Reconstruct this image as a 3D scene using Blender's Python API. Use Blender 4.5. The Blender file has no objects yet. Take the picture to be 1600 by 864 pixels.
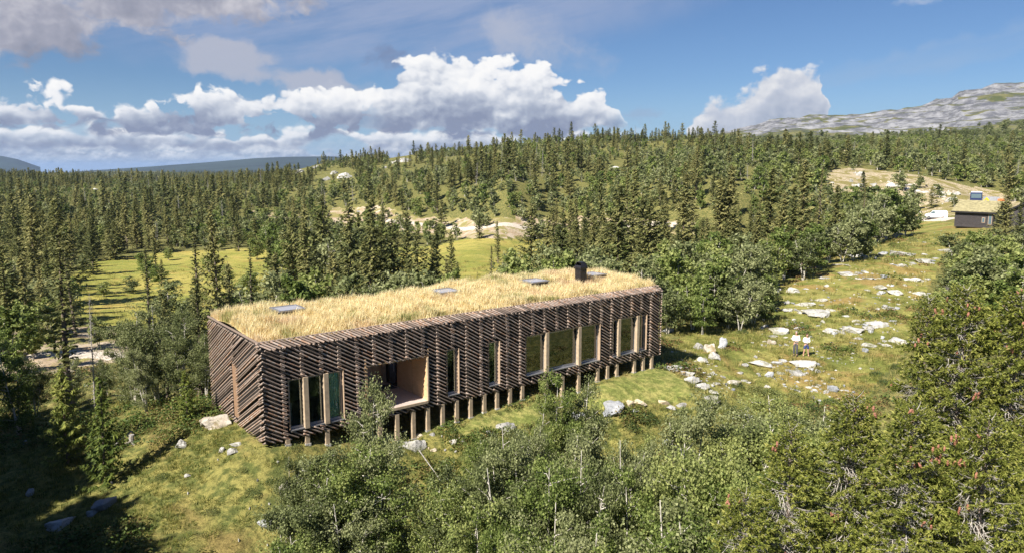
import bpy, bmesh, math, random
import numpy as np
from mathutils import Vector, Matrix, Euler

random.seed(7); rng = np.random.default_rng(7)
scene = bpy.context.scene
COL = scene.collection
R = math.radians

# ------------------------------------------------------------------ camera
CAMH, PITCH, FPX = 11.6, 0.1449, 1140.0
cam_d = bpy.data.cameras.new('camera'); cam_d.sensor_width = 36; cam_d.lens = 36*FPX/1600
cam_d.clip_start = 0.5; cam_d.clip_end = 60000
cam = bpy.data.objects.new('camera', cam_d); COL.objects.link(cam)
cam.location = (0, 0, CAMH); cam.rotation_euler = (math.pi/2-PITCH, 0, 0)
scene.camera = cam
scene.view_settings.view_transform = 'Standard'; scene.view_settings.look = 'None'
scene.view_settings.gamma = 1.0; scene.view_settings.use_curve_mapping = False
scene.view_settings.exposure = 1.22
scene.cycles.max_bounces = 8; scene.cycles.diffuse_bounces = 5; scene.cycles.transparent_max_bounces = 8
scene.cycles.volume_bounces = 0

# ------------------------------------------------------------------ sun
SUN_EL = R(44); SX, SY = -0.66, -0.751
to_sun = Vector((SX*math.cos(SUN_EL), SY*math.cos(SUN_EL), math.sin(SUN_EL))).normalized()
sd = bpy.data.lights.new('sun', 'SUN'); sd.energy = 4.3; sd.angle = R(0.53); sd.color = (1.0, 0.93, 0.82)
so = bpy.data.objects.new('sun', sd); COL.objects.link(so)
so.rotation_euler = (-to_sun).to_track_quat('-Z', 'Y').to_euler(); so.location = (0, 0, 200)

# ------------------------------------------------------------------ node helpers
class NT:
    def __init__(s, tree): s.t = tree; s.n = tree.nodes; s.l = tree.links
    def add(s, typ, **kw):
        n = s.n.new(typ)
        for k, v in kw.items(): setattr(n, k, v)
        return n
    def put(s, sock, v):
        if v is None: return
        if isinstance(v, bpy.types.NodeSocket): s.l.new(v, sock)
        elif isinstance(v, bpy.types.Node): s.l.new(v.outputs[0], sock)
        else:
            if hasattr(sock, 'default_value'):
                d = sock.default_value
                if hasattr(d, '__len__') and not hasattr(v, '__len__'): v = [v]*len(d)
                if hasattr(d, '__len__') and len(d) == 4 and len(v) == 3: v = (*v, 1)
                sock.default_value = v
    def math(s, op, a, b=None, c=None, clamp=False):
        n = s.add('ShaderNodeMath', operation=op); n.use_clamp = clamp
        s.put(n.inputs[0], a); s.put(n.inputs[1], b)
        if c is not None: s.put(n.inputs[2], c)
        return n.outputs[0]
    def mix(s, f, a, b, blend='MIX'):
        n = s.add('ShaderNodeMix', data_type='RGBA', blend_type=blend); n.clamp_factor = True
        s.put(n.inputs[0], f); s.put(n.inputs[6], a); s.put(n.inputs[7], b)
        return n.outputs[2]
    def noise(s, vec, scale, detail=3, rough=.55, dist=0, lac=2.0):
        n = s.add('ShaderNodeTexNoise', noise_dimensions=getattr(s, 'dim', '3D')); s.put(n.inputs['Vector'], vec)
        n.inputs['Scale'].default_value = scale; n.inputs['Detail'].default_value = detail
        n.inputs['Roughness'].default_value = rough; n.inputs['Distortion'].default_value = dist
        n.inputs['Lacunarity'].default_value = lac
        return n.outputs[0]
    def ramp(s, f, stops, interp='LINEAR'):
        n = s.add('ShaderNodeValToRGB'); n.color_ramp.interpolation = interp
        e = n.color_ramp.elements
        while len(e) < len(stops): e.new(.5)
        for el, (p, c) in zip(e, stops):
            el.position = p; el.color = (*c, 1) if hasattr(c, '__len__') else (c, c, c, 1)
        s.put(n.inputs[0], f); return n.outputs[0]
    def smooth(s, v, lo, hi, a=0.0, b=1.0):
        n = s.add('ShaderNodeMapRange', interpolation_type='SMOOTHSTEP')
        s.put(n.inputs[0], v); s.put(n.inputs[1], lo); s.put(n.inputs[2], hi); s.put(n.inputs[3], a); s.put(n.inputs[4], b)
        return n.outputs[0]
    def lin(s, v, lo, hi, a=0.0, b=1.0):
        n = s.add('ShaderNodeMapRange'); s.put(n.inputs[0], v); s.put(n.inputs[1], lo); s.put(n.inputs[2], hi)
        s.put(n.inputs[3], a); s.put(n.inputs[4], b); return n.outputs[0]
    def vec(s, x, y, z=0.0):
        n = s.add('ShaderNodeCombineXYZ'); s.put(n.inputs[0], x); s.put(n.inputs[1], y); s.put(n.inputs[2], z); return n.outputs[0]
    def vmath(s, op, a, b=None):
        n = s.add('ShaderNodeVectorMath', operation=op); s.put(n.inputs[0], a); s.put(n.inputs[1], b); return n.outputs[0]
    def bump(s, h, strength=.5, dist=.05):
        n = s.add('ShaderNodeBump'); n.inputs['Strength'].default_value = strength
        n.inputs['Distance'].default_value = dist; s.put(n.inputs['Height'], h); return n.outputs[0]

# ------------------------------------------------------------------ world: Nishita sky with procedural clouds
world = bpy.data.worlds.new('World'); scene.world = world; world.use_nodes = True
w = NT(world.node_tree); w.n.clear(); w.dim = '2D'
SKY_STR = 0.05; VIS = .43          # VIS: what a cloud of display value 1 gives off at this exposure
sky = w.add('ShaderNodeTexSky', sky_type='NISHITA'); sky.sun_disc = False
sky.sun_elevation = SUN_EL; sky.sun_rotation = math.atan2(SX, SY) % (2*math.pi)
sky.altitude = 900; sky.air_density = 1.0; sky.dust_density = 0.6; sky.ozone_density = 2.2
geo = w.add('ShaderNodeTexCoord'); sep = w.add('ShaderNodeSeparateXYZ'); w.l.new(geo.outputs['Generated'], sep.inputs[0])
dx, dy, dz = sep.outputs
az = w.math('ARCTAN2', dx, dy)                     # azimuth, 0 = +Y, radians
el = w.math('ARCSINE', dz)                         # elevation, radians
def A(u): return math.atan((u-800)*.985/1140)
def EL(v): return math.atan((265.7-v)/1155)
P = w.vec(az, el, 0)
def voro(vec, scale, detail=3, rough=.5, smooth=.25):
    n = w.add('ShaderNodeTexVoronoi', feature='SMOOTH_F1', voronoi_dimensions='2D'); w.put(n.inputs['Vector'], vec)
    n.inputs['Scale'].default_value = scale
    n.inputs['Detail'].default_value = detail; n.inputs['Roughness'].default_value = rough
    n.inputs['Smoothness'].default_value = smooth; n.normalize = True
    return n.outputs['Distance']
def warped(vec, scale, amt, detail=4):
    t = w.add('ShaderNodeTexNoise', noise_dimensions='2D'); w.put(t.inputs['Vector'], vec); t.inputs['Scale'].default_value = scale; t.inputs['Detail'].default_value = detail
    q = w.vmath('SCALE', w.vmath('SUBTRACT', t.outputs['Color'], (.5, .5, .5))); q.node.inputs['Scale'].default_value = amt; return w.vmath('ADD', vec, q)
def curve(x, pts, lo, hi):
    """smooth curve over azimuth, surveyed in picture columns and rows"""
    n = w.add('ShaderNodeFloatCurve'); c = n.mapping.curves[0]
    xs = [((A(u)+math.pi)/(2*math.pi), (EL(v)-lo)/(hi-lo)) for u, v in pts]
    n.mapping.extend = 'HORIZONTAL'
    c.points[0].location = (0.0, xs[0][1]); c.points[1].location = (1.0, xs[-1][1])
    for p in xs: c.points.new(*p)
    for p in c.points: p.handle_type = 'VECTOR'
    n.mapping.update()
    w.put(n.inputs['Value'], w.math('DIVIDE', w.math('ADD', x, math.pi), 2*math.pi))
    return w.math('ADD', w.math('MULTIPLY', n.outputs[0], hi-lo), lo)
def sepx(v): q = w.add('ShaderNodeSeparateXYZ'); w.put(q.inputs[0], v); return q.outputs
Pw = warped(P, 30, .030, 4); Pq = warped(P, 14, .05, 3)
azw, elw, _ = sepx(Pw)
Ps = w.vmath('MULTIPLY', warped(P, 45, .011, 3), (1.0, 1.25, 1.0))
def billow(off):
    v = w.vmath('ADD', Ps, off); a = voro(v, 14, 1, .5, .12); b = voro(v, 36, 2, .55, .12)
    return w.math('ADD', w.math('MULTIPLY', w.math('SUBTRACT', 1.0, a), .68), w.math('MULTIPLY', w.math('SUBTRACT', 1.0, b), .32))
B0 = billow((0, 0, 0)); B1 = billow((-.0045, .0075, 0)); relief = w.math('SUBTRACT', B0, B1)
fine = w.noise(Ps, 130, 4, .6)
T = curve(azw, [(-400, 186), (-100, 182), (0, 184), (60, 178), (130, 186), (200, 176), (250, 182), (290, 164), (330, 152), (360, 160), (400, 172), (440, 158), (500, 152), (560, 142), (600, 150), (625, 132), (650, 108), (690, 92), (720, 100), (735, 124), (765, 118), (785, 138),
               (800, 124), (825, 110), (852, 122), (870, 142), (915, 142), (945, 152), (968, 190), (990, 262), (1060, 275), (1400, 285), (1700, 250), (2200, 215)], -.05, .25)
edge = w.math('ADD', w.math('MULTIPLY', w.math('SUBTRACT', B0, .62), .115), w.math('MULTIPLY', w.math('SUBTRACT', fine, .5), .010))
fd = w.math('ADD', w.math('SUBTRACT', T, el), edge)
T2 = curve(azw, [(-400, 330), (1010, 330), (1060, 230), (1090, 190), (1120, 180), (1150, 165), (1180, 140), (1200, 122), (1218, 116), (1232, 138), (1242, 132), (1252, 116), (1268, 118), (1284, 150), (1300, 300), (2200, 330)], -.07, .25)
fd2 = w.math('ADD', w.math('SUBTRACT', T2, el), w.math('MULTIPLY', edge, .95))
m_c2 = w.smooth(fd2, -.002, .010)
band = w.noise(w.vmath('MULTIPLY', Pw, (1.0, 3.0, 1.0)), 11, 5, .55)
rows = w.noise(w.vmath('MULTIPLY', Pq, (1.0, 4.2, 1.0)), 8, 3, .5)
def cloud_row(Tc, v_base, sc, seed, amp, B_=None, rel=None, wob=.010, k_rel=2.6, lo=.40):
    if B_ is None:
        vv = w.vmath('ADD', w.vmath('MULTIPLY', warped(P, sc*2.2, .35/sc/2, 2), (1.0, 1.35, 1.0)), (seed*3.1, seed*1.7, 0)); B_ = w.math('SUBTRACT', 1.0, voro(vv, sc, 2, .55, .12))
        rel = w.math('SUBTRACT', B_, w.math('SUBTRACT', 1.0, voro(w.vmath('ADD', vv, (-.07/sc, .12/sc, 0)), sc, 2, .55, .12)))
    base_ = w.math('ADD', w.math('MULTIPLY', w.math('SUBTRACT', band, .5), wob*2.4), EL(v_base))
    Tn = w.math('ADD', w.math('ADD', Tc, w.math('MULTIPLY', w.math('SUBTRACT', rows, .5), wob*2)), w.math('MULTIPLY', w.math('SUBTRACT', B_, .62), amp))
    f = w.math('SUBTRACT', Tn, el); al = w.math('MULTIPLY', w.smooth(f, -.001, .007), w.smooth(w.math('SUBTRACT', el, base_), -.007, .003))
    nh = w.math('DIVIDE', w.math('SUBTRACT', el, base_), w.math('MAXIMUM', w.math('SUBTRACT', Tn, base_), .012))
    lt = w.math('ADD', w.math('MULTIPLY', w.smooth(nh, .12, .80), .74), w.math('MULTIPLY', rel, k_rel)); lt = w.math('ADD', lt, w.math('MULTIPLY', w.math('SUBTRACT', band, .5), .9))
    lt = w.math('ADD', lt, w.math('ADD', w.math('MULTIPLY', w.math('SUBTRACT', B_, .6), .9), lo-.36))
    return al, w.ramp(lt, [(0.0, (.27, .31, .43)), (.26, (.40, .45, .56)), (.50, (.62, .66, .74)), (.74, (.88, .89, .92)), (1.0, (1.0, .99, .98))])
side_ = w.smooth(azw, A(1010), A(940)); side_ = w.math('MULTIPLY', side_, w.smooth(azw, -1.6, -1.2))
lit2 = w.math('ADD', w.math('ADD', w.math('MULTIPLY', relief, 2.0), w.math('MULTIPLY', w.math('SUBTRACT', rows, .5), .5)), w.smooth(fd2, 0, .07, .68, .28))
cum2 = w.ramp(lit2, [(0.0, (.36, .42, .54)), (.5, (.58, .62, .71)), (1.0, (.98, .96, .94))])
def blob(u, v, su, sv, ang=0.0):
    a0, e0 = A(u), EL(v); X = w.math('SUBTRACT', azw, a0); Y = w.math('SUBTRACT', elw, e0); c, s_ = math.cos(ang), math.sin(ang)
    x = w.math('ADD', w.math('MULTIPLY', X, c), w.math('MULTIPLY', Y, s_)); y = w.math('SUBTRACT', w.math('MULTIPLY', Y, c), w.math('MULTIPLY', X, s_))
    x = w.math('DIVIDE', x, su/1155); y = w.math('DIVIDE', y, sv/1155)
    return w.math('SUBTRACT', 1.0, w.math('ADD', w.math('MULTIPLY', x, x), w.math('MULTIPLY', y, y)))
soft = w.noise(w.vmath('MULTIPLY', Pw, (1.0, 1.5, 1.0)), 9, 7, .58)
soft2 = w.noise(w.vmath('MULTIPLY', Pw, (1.0, 1.7, 1.0)), 16, 7, .62)
def cloudlet(b, n, amp, lo, hi): return w.smooth(w.math('ADD', b, w.math('MULTIPLY', w.math('SUBTRACT', n, .5), amp)), lo, hi)
g1 = w.math('MAXIMUM', blob(120, -10, 300, 92), blob(-10, 80, 125, 52)); g1 = w.math('MAXIMUM', g1, blob(345, 6, 110, 42))
m_g = cloudlet(g1, soft2, 3.0, -.35, .55)
m_w1 = w.math('MULTIPLY', cloudlet(w.math('MAXIMUM', blob(365, 108, 82, 28), blob(440, 132, 130, 24, -.12)), soft, 2.8, -.2, .7), .85)
m_w2 = w.math('MULTIPLY', cloudlet(blob(850, 76, 95, 46, -.3), soft, 3.0, -.2, 1.2), .72)
m_w3 = w.math('MULTIPLY', cloudlet(blob(607, 98, 40, 20, 0), soft2, 3.4, 0, 1.2), .6)
m_w4 = w.math('MULTIPLY', cloudlet(blob(1000, 180, 45, 16, .2), soft2, 4.0, .2, 1.3), .45)
m_w5 = w.math('MULTIPLY', cloudlet(w.math('MAXIMUM', blob(1425, 40, 50, 9, -.05), w.math('SUBTRACT', blob(1125, 72, 20, 14, .4), .4)), soft2, 3.6, .3, 1.6), .5)
streak = w.noise(w.vmath('MULTIPLY', w.vmath('ADD', P, w.vec(0, w.math('MULTIPLY', az, -.22), 0)), (1.0, 7.0, 1.0)), 5, 5, .6)
veil = w.math('MULTIPLY', w.smooth(blob(650, 15, 500, 100, .09), -.25, .9), w.smooth(streak, .25, .62, .22, .72))
veil2 = w.math('MULTIPLY', w.smooth(blob(1500, 112, 260, 24, .16), -.1, .9), w.smooth(streak, .3, .65, .1, .34))
K = VIS/SKY_STR
def kc(c): return tuple(x*K for x in c)
def scol(c): n = w.vmath('SCALE', c); n.node.inputs['Scale'].default_value = K; return n
base = w.mix(1.0, sky.outputs[0], (.52, .64, .80), 'MULTIPLY')
base = w.mix(w.smooth(el, -.01, .12, .80, 0.0), base, kc((.37, .55, .78)))
base = w.mix(veil, base, kc((.37, .44, .62)))
base = w.mix(veil2, base, kc((.38, .50, .68)))
base = w.mix(m_w5, base, kc((.55, .62, .76)))
base = w.mix(m_w2, base, kc((.50, .53, .63)))
base = w.mix(m_w3, base, kc((.20, .24, .38)))
base = w.mix(m_w4, base, kc((.36, .42, .57)))
base = w.mix(m_w1, base, kc((.49, .51, .60)))
gsh = w.ramp(w.math('ADD', w.math('MULTIPLY', relief, 1.6), w.math('ADD', w.math('MULTIPLY', w.math('SUBTRACT', soft, .5), 1.8), .5)), [(0, (.24, .26, .34)), (.55, (.38, .39, .47)), (1, (.62, .61, .66))])
base = w.mix(m_g, base, scol(gsh))
base = w.mix(m_c2, base, scol(cum2))
R3 = cloud_row(EL(240), 259, 70, 3, .018, wob=.004, k_rel=1.2, lo=.5); R2 = cloud_row(EL(226), 250, 46, 2, .030, wob=.006, k_rel=1.6, lo=.45); R1 = cloud_row(EL(208), 238, 24, 1, .055, wob=.012, k_rel=1.5, lo=.40)
R0 = cloud_row(T, 208, 14, 5, .125, B0, relief, .022, 2.1, .36)
hole0 = w.math('MAXIMUM', w.smooth(w.noise(w.vmath('MULTIPLY', Pw, (1, 1.8, 1)), 15, 4, .55), .38, .46, 0, 1), w.smooth(az, A(500), A(620)))
hole = w.smooth(w.noise(w.vmath('MULTIPLY', P, (1, 2.2, 1)), 10, 3, .5), .36, .47, .15, 1)
for al_, c_, amt in ((R3[0], R3[1], .6), (w.math('MULTIPLY', R2[0], hole), R2[1], .8), (w.math('MULTIPLY', R1[0], hole), R1[1], .92), (w.math('MULTIPLY', R0[0], hole0), R0[1], 1.0)): base = w.mix(w.math('MULTIPLY', w.math('MULTIPLY', al_, side_), amt), base, scol(c_))
base = w.mix(w.smooth(w.math('ADD', el, w.math('MULTIPLY', w.math('SUBTRACT', band, .5), .05)), .0, .030, .60, 0.0), base, kc((.52, .63, .79)))
bg = w.add('ShaderNodeBackground'); bg.inputs['Strength'].default_value = SKY_STR
w.put(bg.inputs[0], base); wo = w.add('ShaderNodeOutputWorld'); w.l.new(bg.outputs[0], wo.inputs[0])
world.cycles.sampling_method = 'MANUAL'; world.cycles.sample_map_resolution = 512

# ------------------------------------------------------------------ picture geometry helpers
cp, sp_ = math.cos(PITCH), math.sin(PITCH)
def ray(u, v):
    X = (u-800)/FPX; Y = -(v-432)/FPX
    return np.array([X, cp+sp_*Y, cp*Y-sp_])
def at_z(u, v, z):
    d = ray(u, v); t = (z-CAMH)/d[2]; return np.array([d[0]*t, d[1]*t, z])
def at_depth(u, v, D):
    d = ray(u, v); t = D/d[1]; return np.array([d[0]*t, D, CAMH+d[2]*t])
def project(P):
    P = np.asarray(P, float); x, y, z = P[..., 0], P[..., 1], P[..., 2]-CAMH
    d = y*cp-z*sp_; d = np.where(np.abs(d) < 1e-6, 1e-6, d); up = y*sp_+z*cp
    return 800+FPX*x/d, 432-FPX*up/d, d

# ------------------------------------------------------------------ house frame (long facade along a, depth along b)
HX0, HY0, YAW, HL, HW = -10.4938, 29.7238, 0.6607, 25.04, 7.43
ha = np.array([math.cos(YAW), math.sin(YAW)]); hb = np.array([-math.sin(YAW), math.cos(YAW)])
def hpt(s, t, z=0.0):
    p = np.array([HX0, HY0])+ha*s+hb*t; return np.array([p[0], p[1], z])

# ------------------------------------------------------------------ value noise (numpy)
def _hash(ix, iy, seed):
    h = (ix*374761393 + iy*668265263 + seed*974634777) & 0xffffffff
    h = ((h ^ (h >> 13))*1274126177) & 0xffffffff
    return ((h ^ (h >> 16)) & 0xffff)/65535.0
def vnoise(x, y, seed=0):
    x = np.asarray(x, float); y = np.asarray(y, float)
    ix = np.floor(x).astype(np.int64); iy = np.floor(y).astype(np.int64); fx = x-ix; fy = y-iy
    fx = fx*fx*(3-2*fx); fy = fy*fy*(3-2*fy)
    a = _hash(ix, iy, seed); b = _hash(ix+1, iy, seed); c = _hash(ix, iy+1, seed); d = _hash(ix+1, iy+1, seed)
    return (a*(1-fx)+b*fx)*(1-fy)+(c*(1-fx)+d*fx)*fy
def fbm(x, y, seed=0, oct=4):
    s = 0; a = .5; t = 0
    for i in range(oct):
        s = s+a*vnoise(x*2**i+i*17.3, y*2**i-i*9.1, seed+i); t += a; a *= .5
    return s/t-.5

# ------------------------------------------------------------------ terrain heights: thin plate through surveyed points
ctl = []
def cz(u, v, z): ctl.append(at_z(u, v, z))
def cd(u, v, D): ctl.append(at_depth(u, v, D))
def cw(x, y, z): ctl.append(np.array([x, y, z], float))
def ch(s, t, z): ctl.append(hpt(s, t, z))
for s, t, z in [(0, -.2, -.12), (0, 3.7, -.12), (0, 7.5, -.25), (2, 0, -.38), (4, 0, -.75), (6, 0, -.95), (8, 0, -1.02), (10, 0, -1.15), (11.5, 0, -.92), (13.2, 0, -.85), (16, 0, -.8),
                (20, 0, -.78), (22.5, 0, -.78), (25, 0, -.75), (25, 4, -1.0), (25, 8, -1.3), (17, 7.5, -1.6), (9, 7.5, -1.5), (4, 7.5, -.7), (9, 4, -1.2), (17, 4, -1.1), (4, 3.5, -.7),
                (9, 13, -3.2), (18, 13, -3.2), (0, 13, -1.6), (28, 12, -1.9), (15, 20, -4.8), (3, 22, -4.6)]: ch(s, t, z)
for u, v, z in [(600, 695, -1.6), (648, 692, -1.55), (730, 700, -1.5), (700, 740, -2.2), (850, 640, -1.1), (800, 665, -1.45), (955, 640, -1.6), (1000, 600, -.92), (1050, 585, -.92), (940, 610, -.88),
                (900, 690, -3.0), (1020, 690, -2.9), (1110, 620, -1.3), (1150, 640, -2.3), (1243, 555, -1.85), (600, 860, -3.3), (750, 860, -4.1), (1000, 860, -4.8), (1300, 860, -5.2),
                (1550, 860, -5.6), (400, 860, -2.4), (200, 860, -1.9), (0, 860, -2.3), (0, 700, -2.2), (200, 700, -1.25), (330, 710, -.6), (300, 650, -.35), (480, 750, -1.2), (560, 750, -1.9), (0, 600, -3.2),
                (180, 610, -2.0), (1450, 600, -2.4), (1590, 600, -3.2), (1560, 480, -1.6), (1400, 470, -.95), (1330, 400, .1), (1450, 370, .5), (1460, 341, 1.0), (1525, 352, 1.1), (1600, 400, .4),
                (1210, 510, -1.8), (1250, 430, -.6), (1100, 430, -2.6), (950, 430, -4.2), (850, 430, -5.3), (750, 430, -6.7), (600, 450, -6.7), (400, 470, -6.4), (200, 490, -6.3), (200, 440, -6.8),
                (300, 395, -6.9), (430, 400, -6.9), (60, 480, -5.6), (750, 385, -6.9), (100, 540, -4.3), (20, 530, -4.5), (200, 565, -3.0), (720, 360, -6.4), (820, 362, -6.3), (560, 338, -4.6), (900, 352, -5.0),
                (1050, 360, -2.6), (1180, 345, -.6), (1400, 330, 1.4), (1560, 318, 2.2)]: cz(u, v, z)
for u, v, D in [(1300, 292, 200), (1500, 302, 190), (1400, 272, 232), (1400, 243, 330), (1560, 285, 240), (1250, 250, 300), (1600, 240, 360), (1700, 300, 200), (1400, 226, 480), (1600, 222, 520),
                (930, 222, 430), (1050, 224, 470), (1130, 228, 500), (800, 235, 420), (870, 228, 425), (650, 250, 440), (580, 256, 470), (520, 262, 500), (450, 270, 540), (0, 300, 420), (200, 300, 420), (400, 300, 340),
                (600, 300, 280), (800, 300, 235), (1000, 300, 215), (1150, 300, 190), (0, 345, 230), (200, 345, 240), (400, 335, 250), (100, 286, 700), (300, 291, 600), (420, 282, 560), (1000, 250, 330), (850, 250, 330), (700, 262, 360),
                (-250, 300, 420), (-250, 400, 150), (-250, 550, 60), (0, 274, 1500), (200, 280, 1500), (-300, 272, 1500), (350, 280, 1300)]: cd(u, v, D)
for x, y, z in [(0, 5, -5), (0, -20, -6), (-30, 10, -3), (30, 10, -7), (-60, -30, -4), (60, -30, -9), (40, 25, -5), (60, 60, -1.5), (90, 90, 0), (0, -100, -5), (150, 0, -5), (-150, 0, -8), (-80, 40, -6),
                (0, -1500, 0), (1500, 0, 20), (-1500, 0, 0), (-1400, 2700, 6), (-400, 3000, 4), (100, 1500, 5), (700, 1400, 30), (300, 750, 18), (620, 760, 30), (1000, 900, 35),
                (-2500, 6000, -40), (0, 6000, -40), (3000, 6000, -40), (0, 14000, -150), (-10000, 9000, -150), (10000, 9000, -150), (0, -9000, -100), (9000, 0, -100), (-9000, 0, -100)]: cw(x, y, z)
ctl = np.array(ctl)
def emb(x, y):
    d = np.hypot(x, y)+1e-9; rho = np.log1p(d/15.0); return rho*x/d, rho*y/d
CX, CY = emb(ctl[:, 0], ctl[:, 1]); NC = len(ctl)
def tps(r2): return .5*r2*np.log(r2+1e-12)
M = np.zeros((NC+3, NC+3)); M[:NC, :NC] = tps((CX[:, None]-CX)**2+(CY[:, None]-CY)**2)+np.eye(NC)*.0008
M[:NC, NC] = 1; M[:NC, NC+1] = CX; M[:NC, NC+2] = CY; M[NC:, :NC] = M[:NC, NC:].T
wts = np.linalg.solve(M, np.concatenate([ctl[:, 2], [0, 0, 0]]))
def base_h(x, y):
    x = np.atleast_1d(np.asarray(x, float)); y = np.atleast_1d(np.asarray(y, float)); out = np.empty(len(x))
    for i in range(0, len(x), 20000):
        a, b = emb(x[i:i+20000], y[i:i+20000])
        out[i:i+20000] = tps((a[:, None]-CX)**2+(b[:, None]-CY)**2)@wts[:NC]+wts[NC]+wts[NC+1]*a+wts[NC+2]*b
    return out
# zones, as ground polygons surveyed through the camera
def inpoly(u, v, poly):
    c = np.zeros(np.shape(u), bool); j = len(poly)-1
    for i in range(len(poly)):
        xi, yi = poly[i]; xj, yj = poly[j]
        if yi != yj: c ^= ((yi > v) != (yj > v)) & (u < (xj-xi)*(v-yi)/(yj-yi)+xi)
        j = i
    return c
MARSH = [[(95, 440), (150, 408), (260, 396), (420, 388), (470, 400), (470, 500), (380, 520), (150, 512), (110, 480)], [(400, 400), (470, 395), (680, 385), (730, 374), (880, 376), (850, 440), (700, 470), (400, 500)]]
SAND = [[(490, 350), (520, 326), (600, 322), (650, 340), (720, 342), (830, 340), (900, 338), (1000, 342), (1110, 350), (1110, 364), (1000, 368), (900, 366), (830, 372), (700, 372), (600, 360)],
        [(-100, 512), (90, 512), (180, 508), (215, 520), (210, 560), (100, 582), (-100, 600)], [(395, 330), (470, 336), (500, 350), (420, 348)]]
ROCKY = [[(1290, 268), (1330, 262), (1420, 272), (1560, 300), (1600, 318), (1600, 335), (1500, 335), (1430, 345), (1400, 320), (1290, 300)],
         [(1240, 246), (1330, 232), (1360, 238), (1290, 250)]]
LAWN = [[(905, 612), (1010, 575), (1045, 578), (1075, 600), (1085, 622), (1040, 624), (960, 630), (880, 650), (720, 680), (700, 668)]]
MEADOW = [[(1035, 545), (1085, 515), (1195, 520), (1212, 505), (1205, 440), (1235, 410), (1290, 398), (1330, 388), (1395, 375), (1440, 345), (1490, 348), (1560, 352), (1560, 362), (1480, 380), (1462, 430), (1430, 480), (1420, 540), (1350, 620), (1200, 650), (1120, 640), (1090, 600)]]
FORE = [[(-40, 640), (140, 640), (200, 625), (330, 625), (420, 700), (560, 690), (700, 690), (860, 640), (1100, 640), (1130, 700), (1000, 760), (900, 900), (-40, 900)]]
OUTC = [(468, 268, 16), (492, 262, 14), (522, 270, 14), (540, 275, 22), (455, 262, 10), (616, 254, 12), (630, 250, 22), (962, 262, 16), (330, 283, 10), (60, 300, 12), (150, 296, 8), (600, 262, 9), (508, 280, 16)]
def zone(x, y, z, polys):
    u, v, d = project(np.stack([x, y, z], -1)); r = np.zeros(len(u), bool)
    for p in polys: r |= inpoly(u, v, p)
    return r & (d > 3)
def micro(x, y):
    d = np.hypot(x, y); near = np.clip(1-(d-70)/120, 0, 1)
    s = (x-HX0)*ha[0]+(y-HY0)*ha[1]; t = (x-HX0)*hb[0]+(y-HY0)*hb[1]
    q = np.maximum(np.maximum(-s, s-HL), np.maximum(-t, t-HW)); away = np.clip(q/4.0, .12, 1)
    h = fbm(x/5.5, y/5.5, 3, 4)*1.0*near*away+fbm(x/1.3, y/1.3, 9, 3)*.30*near*away
    far = np.clip((d-120)/300, 0, 1)
    return h+fbm(x/60, y/60, 21, 4)*9*far*np.clip(1.6-d/900, .35, 1)
def ground_h(x, y):
    x = np.atleast_1d(np.asarray(x, float)); y = np.atleast_1d(np.asarray(y, float))
    b = base_h(x, y); m = micro(x, y)
    f = np.ones(len(x)); f[zone(x, y, b, MARSH)] = .18; f[zone(x, y, b, LAWN)] = .2
    return b+m*f
def gh(x, y): return float(ground_h([x], [y])[0])
def hit(u, v, tmax=2500):
    """point of the ground seen along a line of sight"""
    d = ray(u, v); k = np.geomspace(14, tmax, 700); x = d[0]*k; y = d[1]*k; z = CAMH+d[2]*k
    g = ground_h(x, y); s = np.where(z < g)[0]
    if len(s) == 0: return None
    i = max(s[0], 1); a, b = k[i-1], k[i]
    kk = np.linspace(a, b, 12); g = ground_h(d[0]*kk, d[1]*kk); zz = CAMH+d[2]*kk
    j = np.where(zz <= g)[0]; kf = kk[j[0]] if len(j) else b
    return np.array([d[0]*kf, d[1]*kf, gh(d[0]*kf, d[1]*kf)])

# ------------------------------------------------------------------ object helpers
def link(o): COL.objects.link(o); return o
def tag(o, label=None, cat=None, group=None, kind=None):
    if label: o['label'] = label
    if cat: o['category'] = cat
    if group: o['group'] = group
    if kind: o['kind'] = kind
    return o
def empty(name, loc, rz=0.0, label=None, cat=None, group=None):
    o = bpy.data.objects.new(name, None); o.location = loc; o.rotation_euler = (0, 0, rz); o.empty_display_size = .3
    link(o); return tag(o, label, cat, group)
def fast_mesh(name, V, F, mats=(), mi=None, smooth=False):
    V = np.asarray(V, np.float32); F = np.asarray(F, np.int32); k = F.shape[1]
    me = bpy.data.meshes.new(name); me.vertices.add(len(V)); me.vertices.foreach_set('co', V.ravel())
    me.loops.add(F.size); me.loops.foreach_set('vertex_index', F.ravel())
    me.polygons.add(len(F)); me.polygons.foreach_set('loop_start', np.arange(0, F.size, k, dtype=np.int32))
    for m in mats: me.materials.append(m)
    if mi is not None: me.polygons.foreach_set('material_index', np.asarray(mi, np.int32))
    me.polygons.foreach_set('use_smooth', np.full(len(F), smooth)); me.update(calc_edges=True); me.validate(); return me
def obj(name, me, parent=None, loc=None, rot=None, scl=None):
    o = bpy.data.objects.new(name, me); link(o)
    if parent is not None: o.parent = parent
    if loc is not None: o.location = loc
    if rot is not None: o.rotation_euler = rot
    if scl is not None: o.scale = scl
    return o
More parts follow.
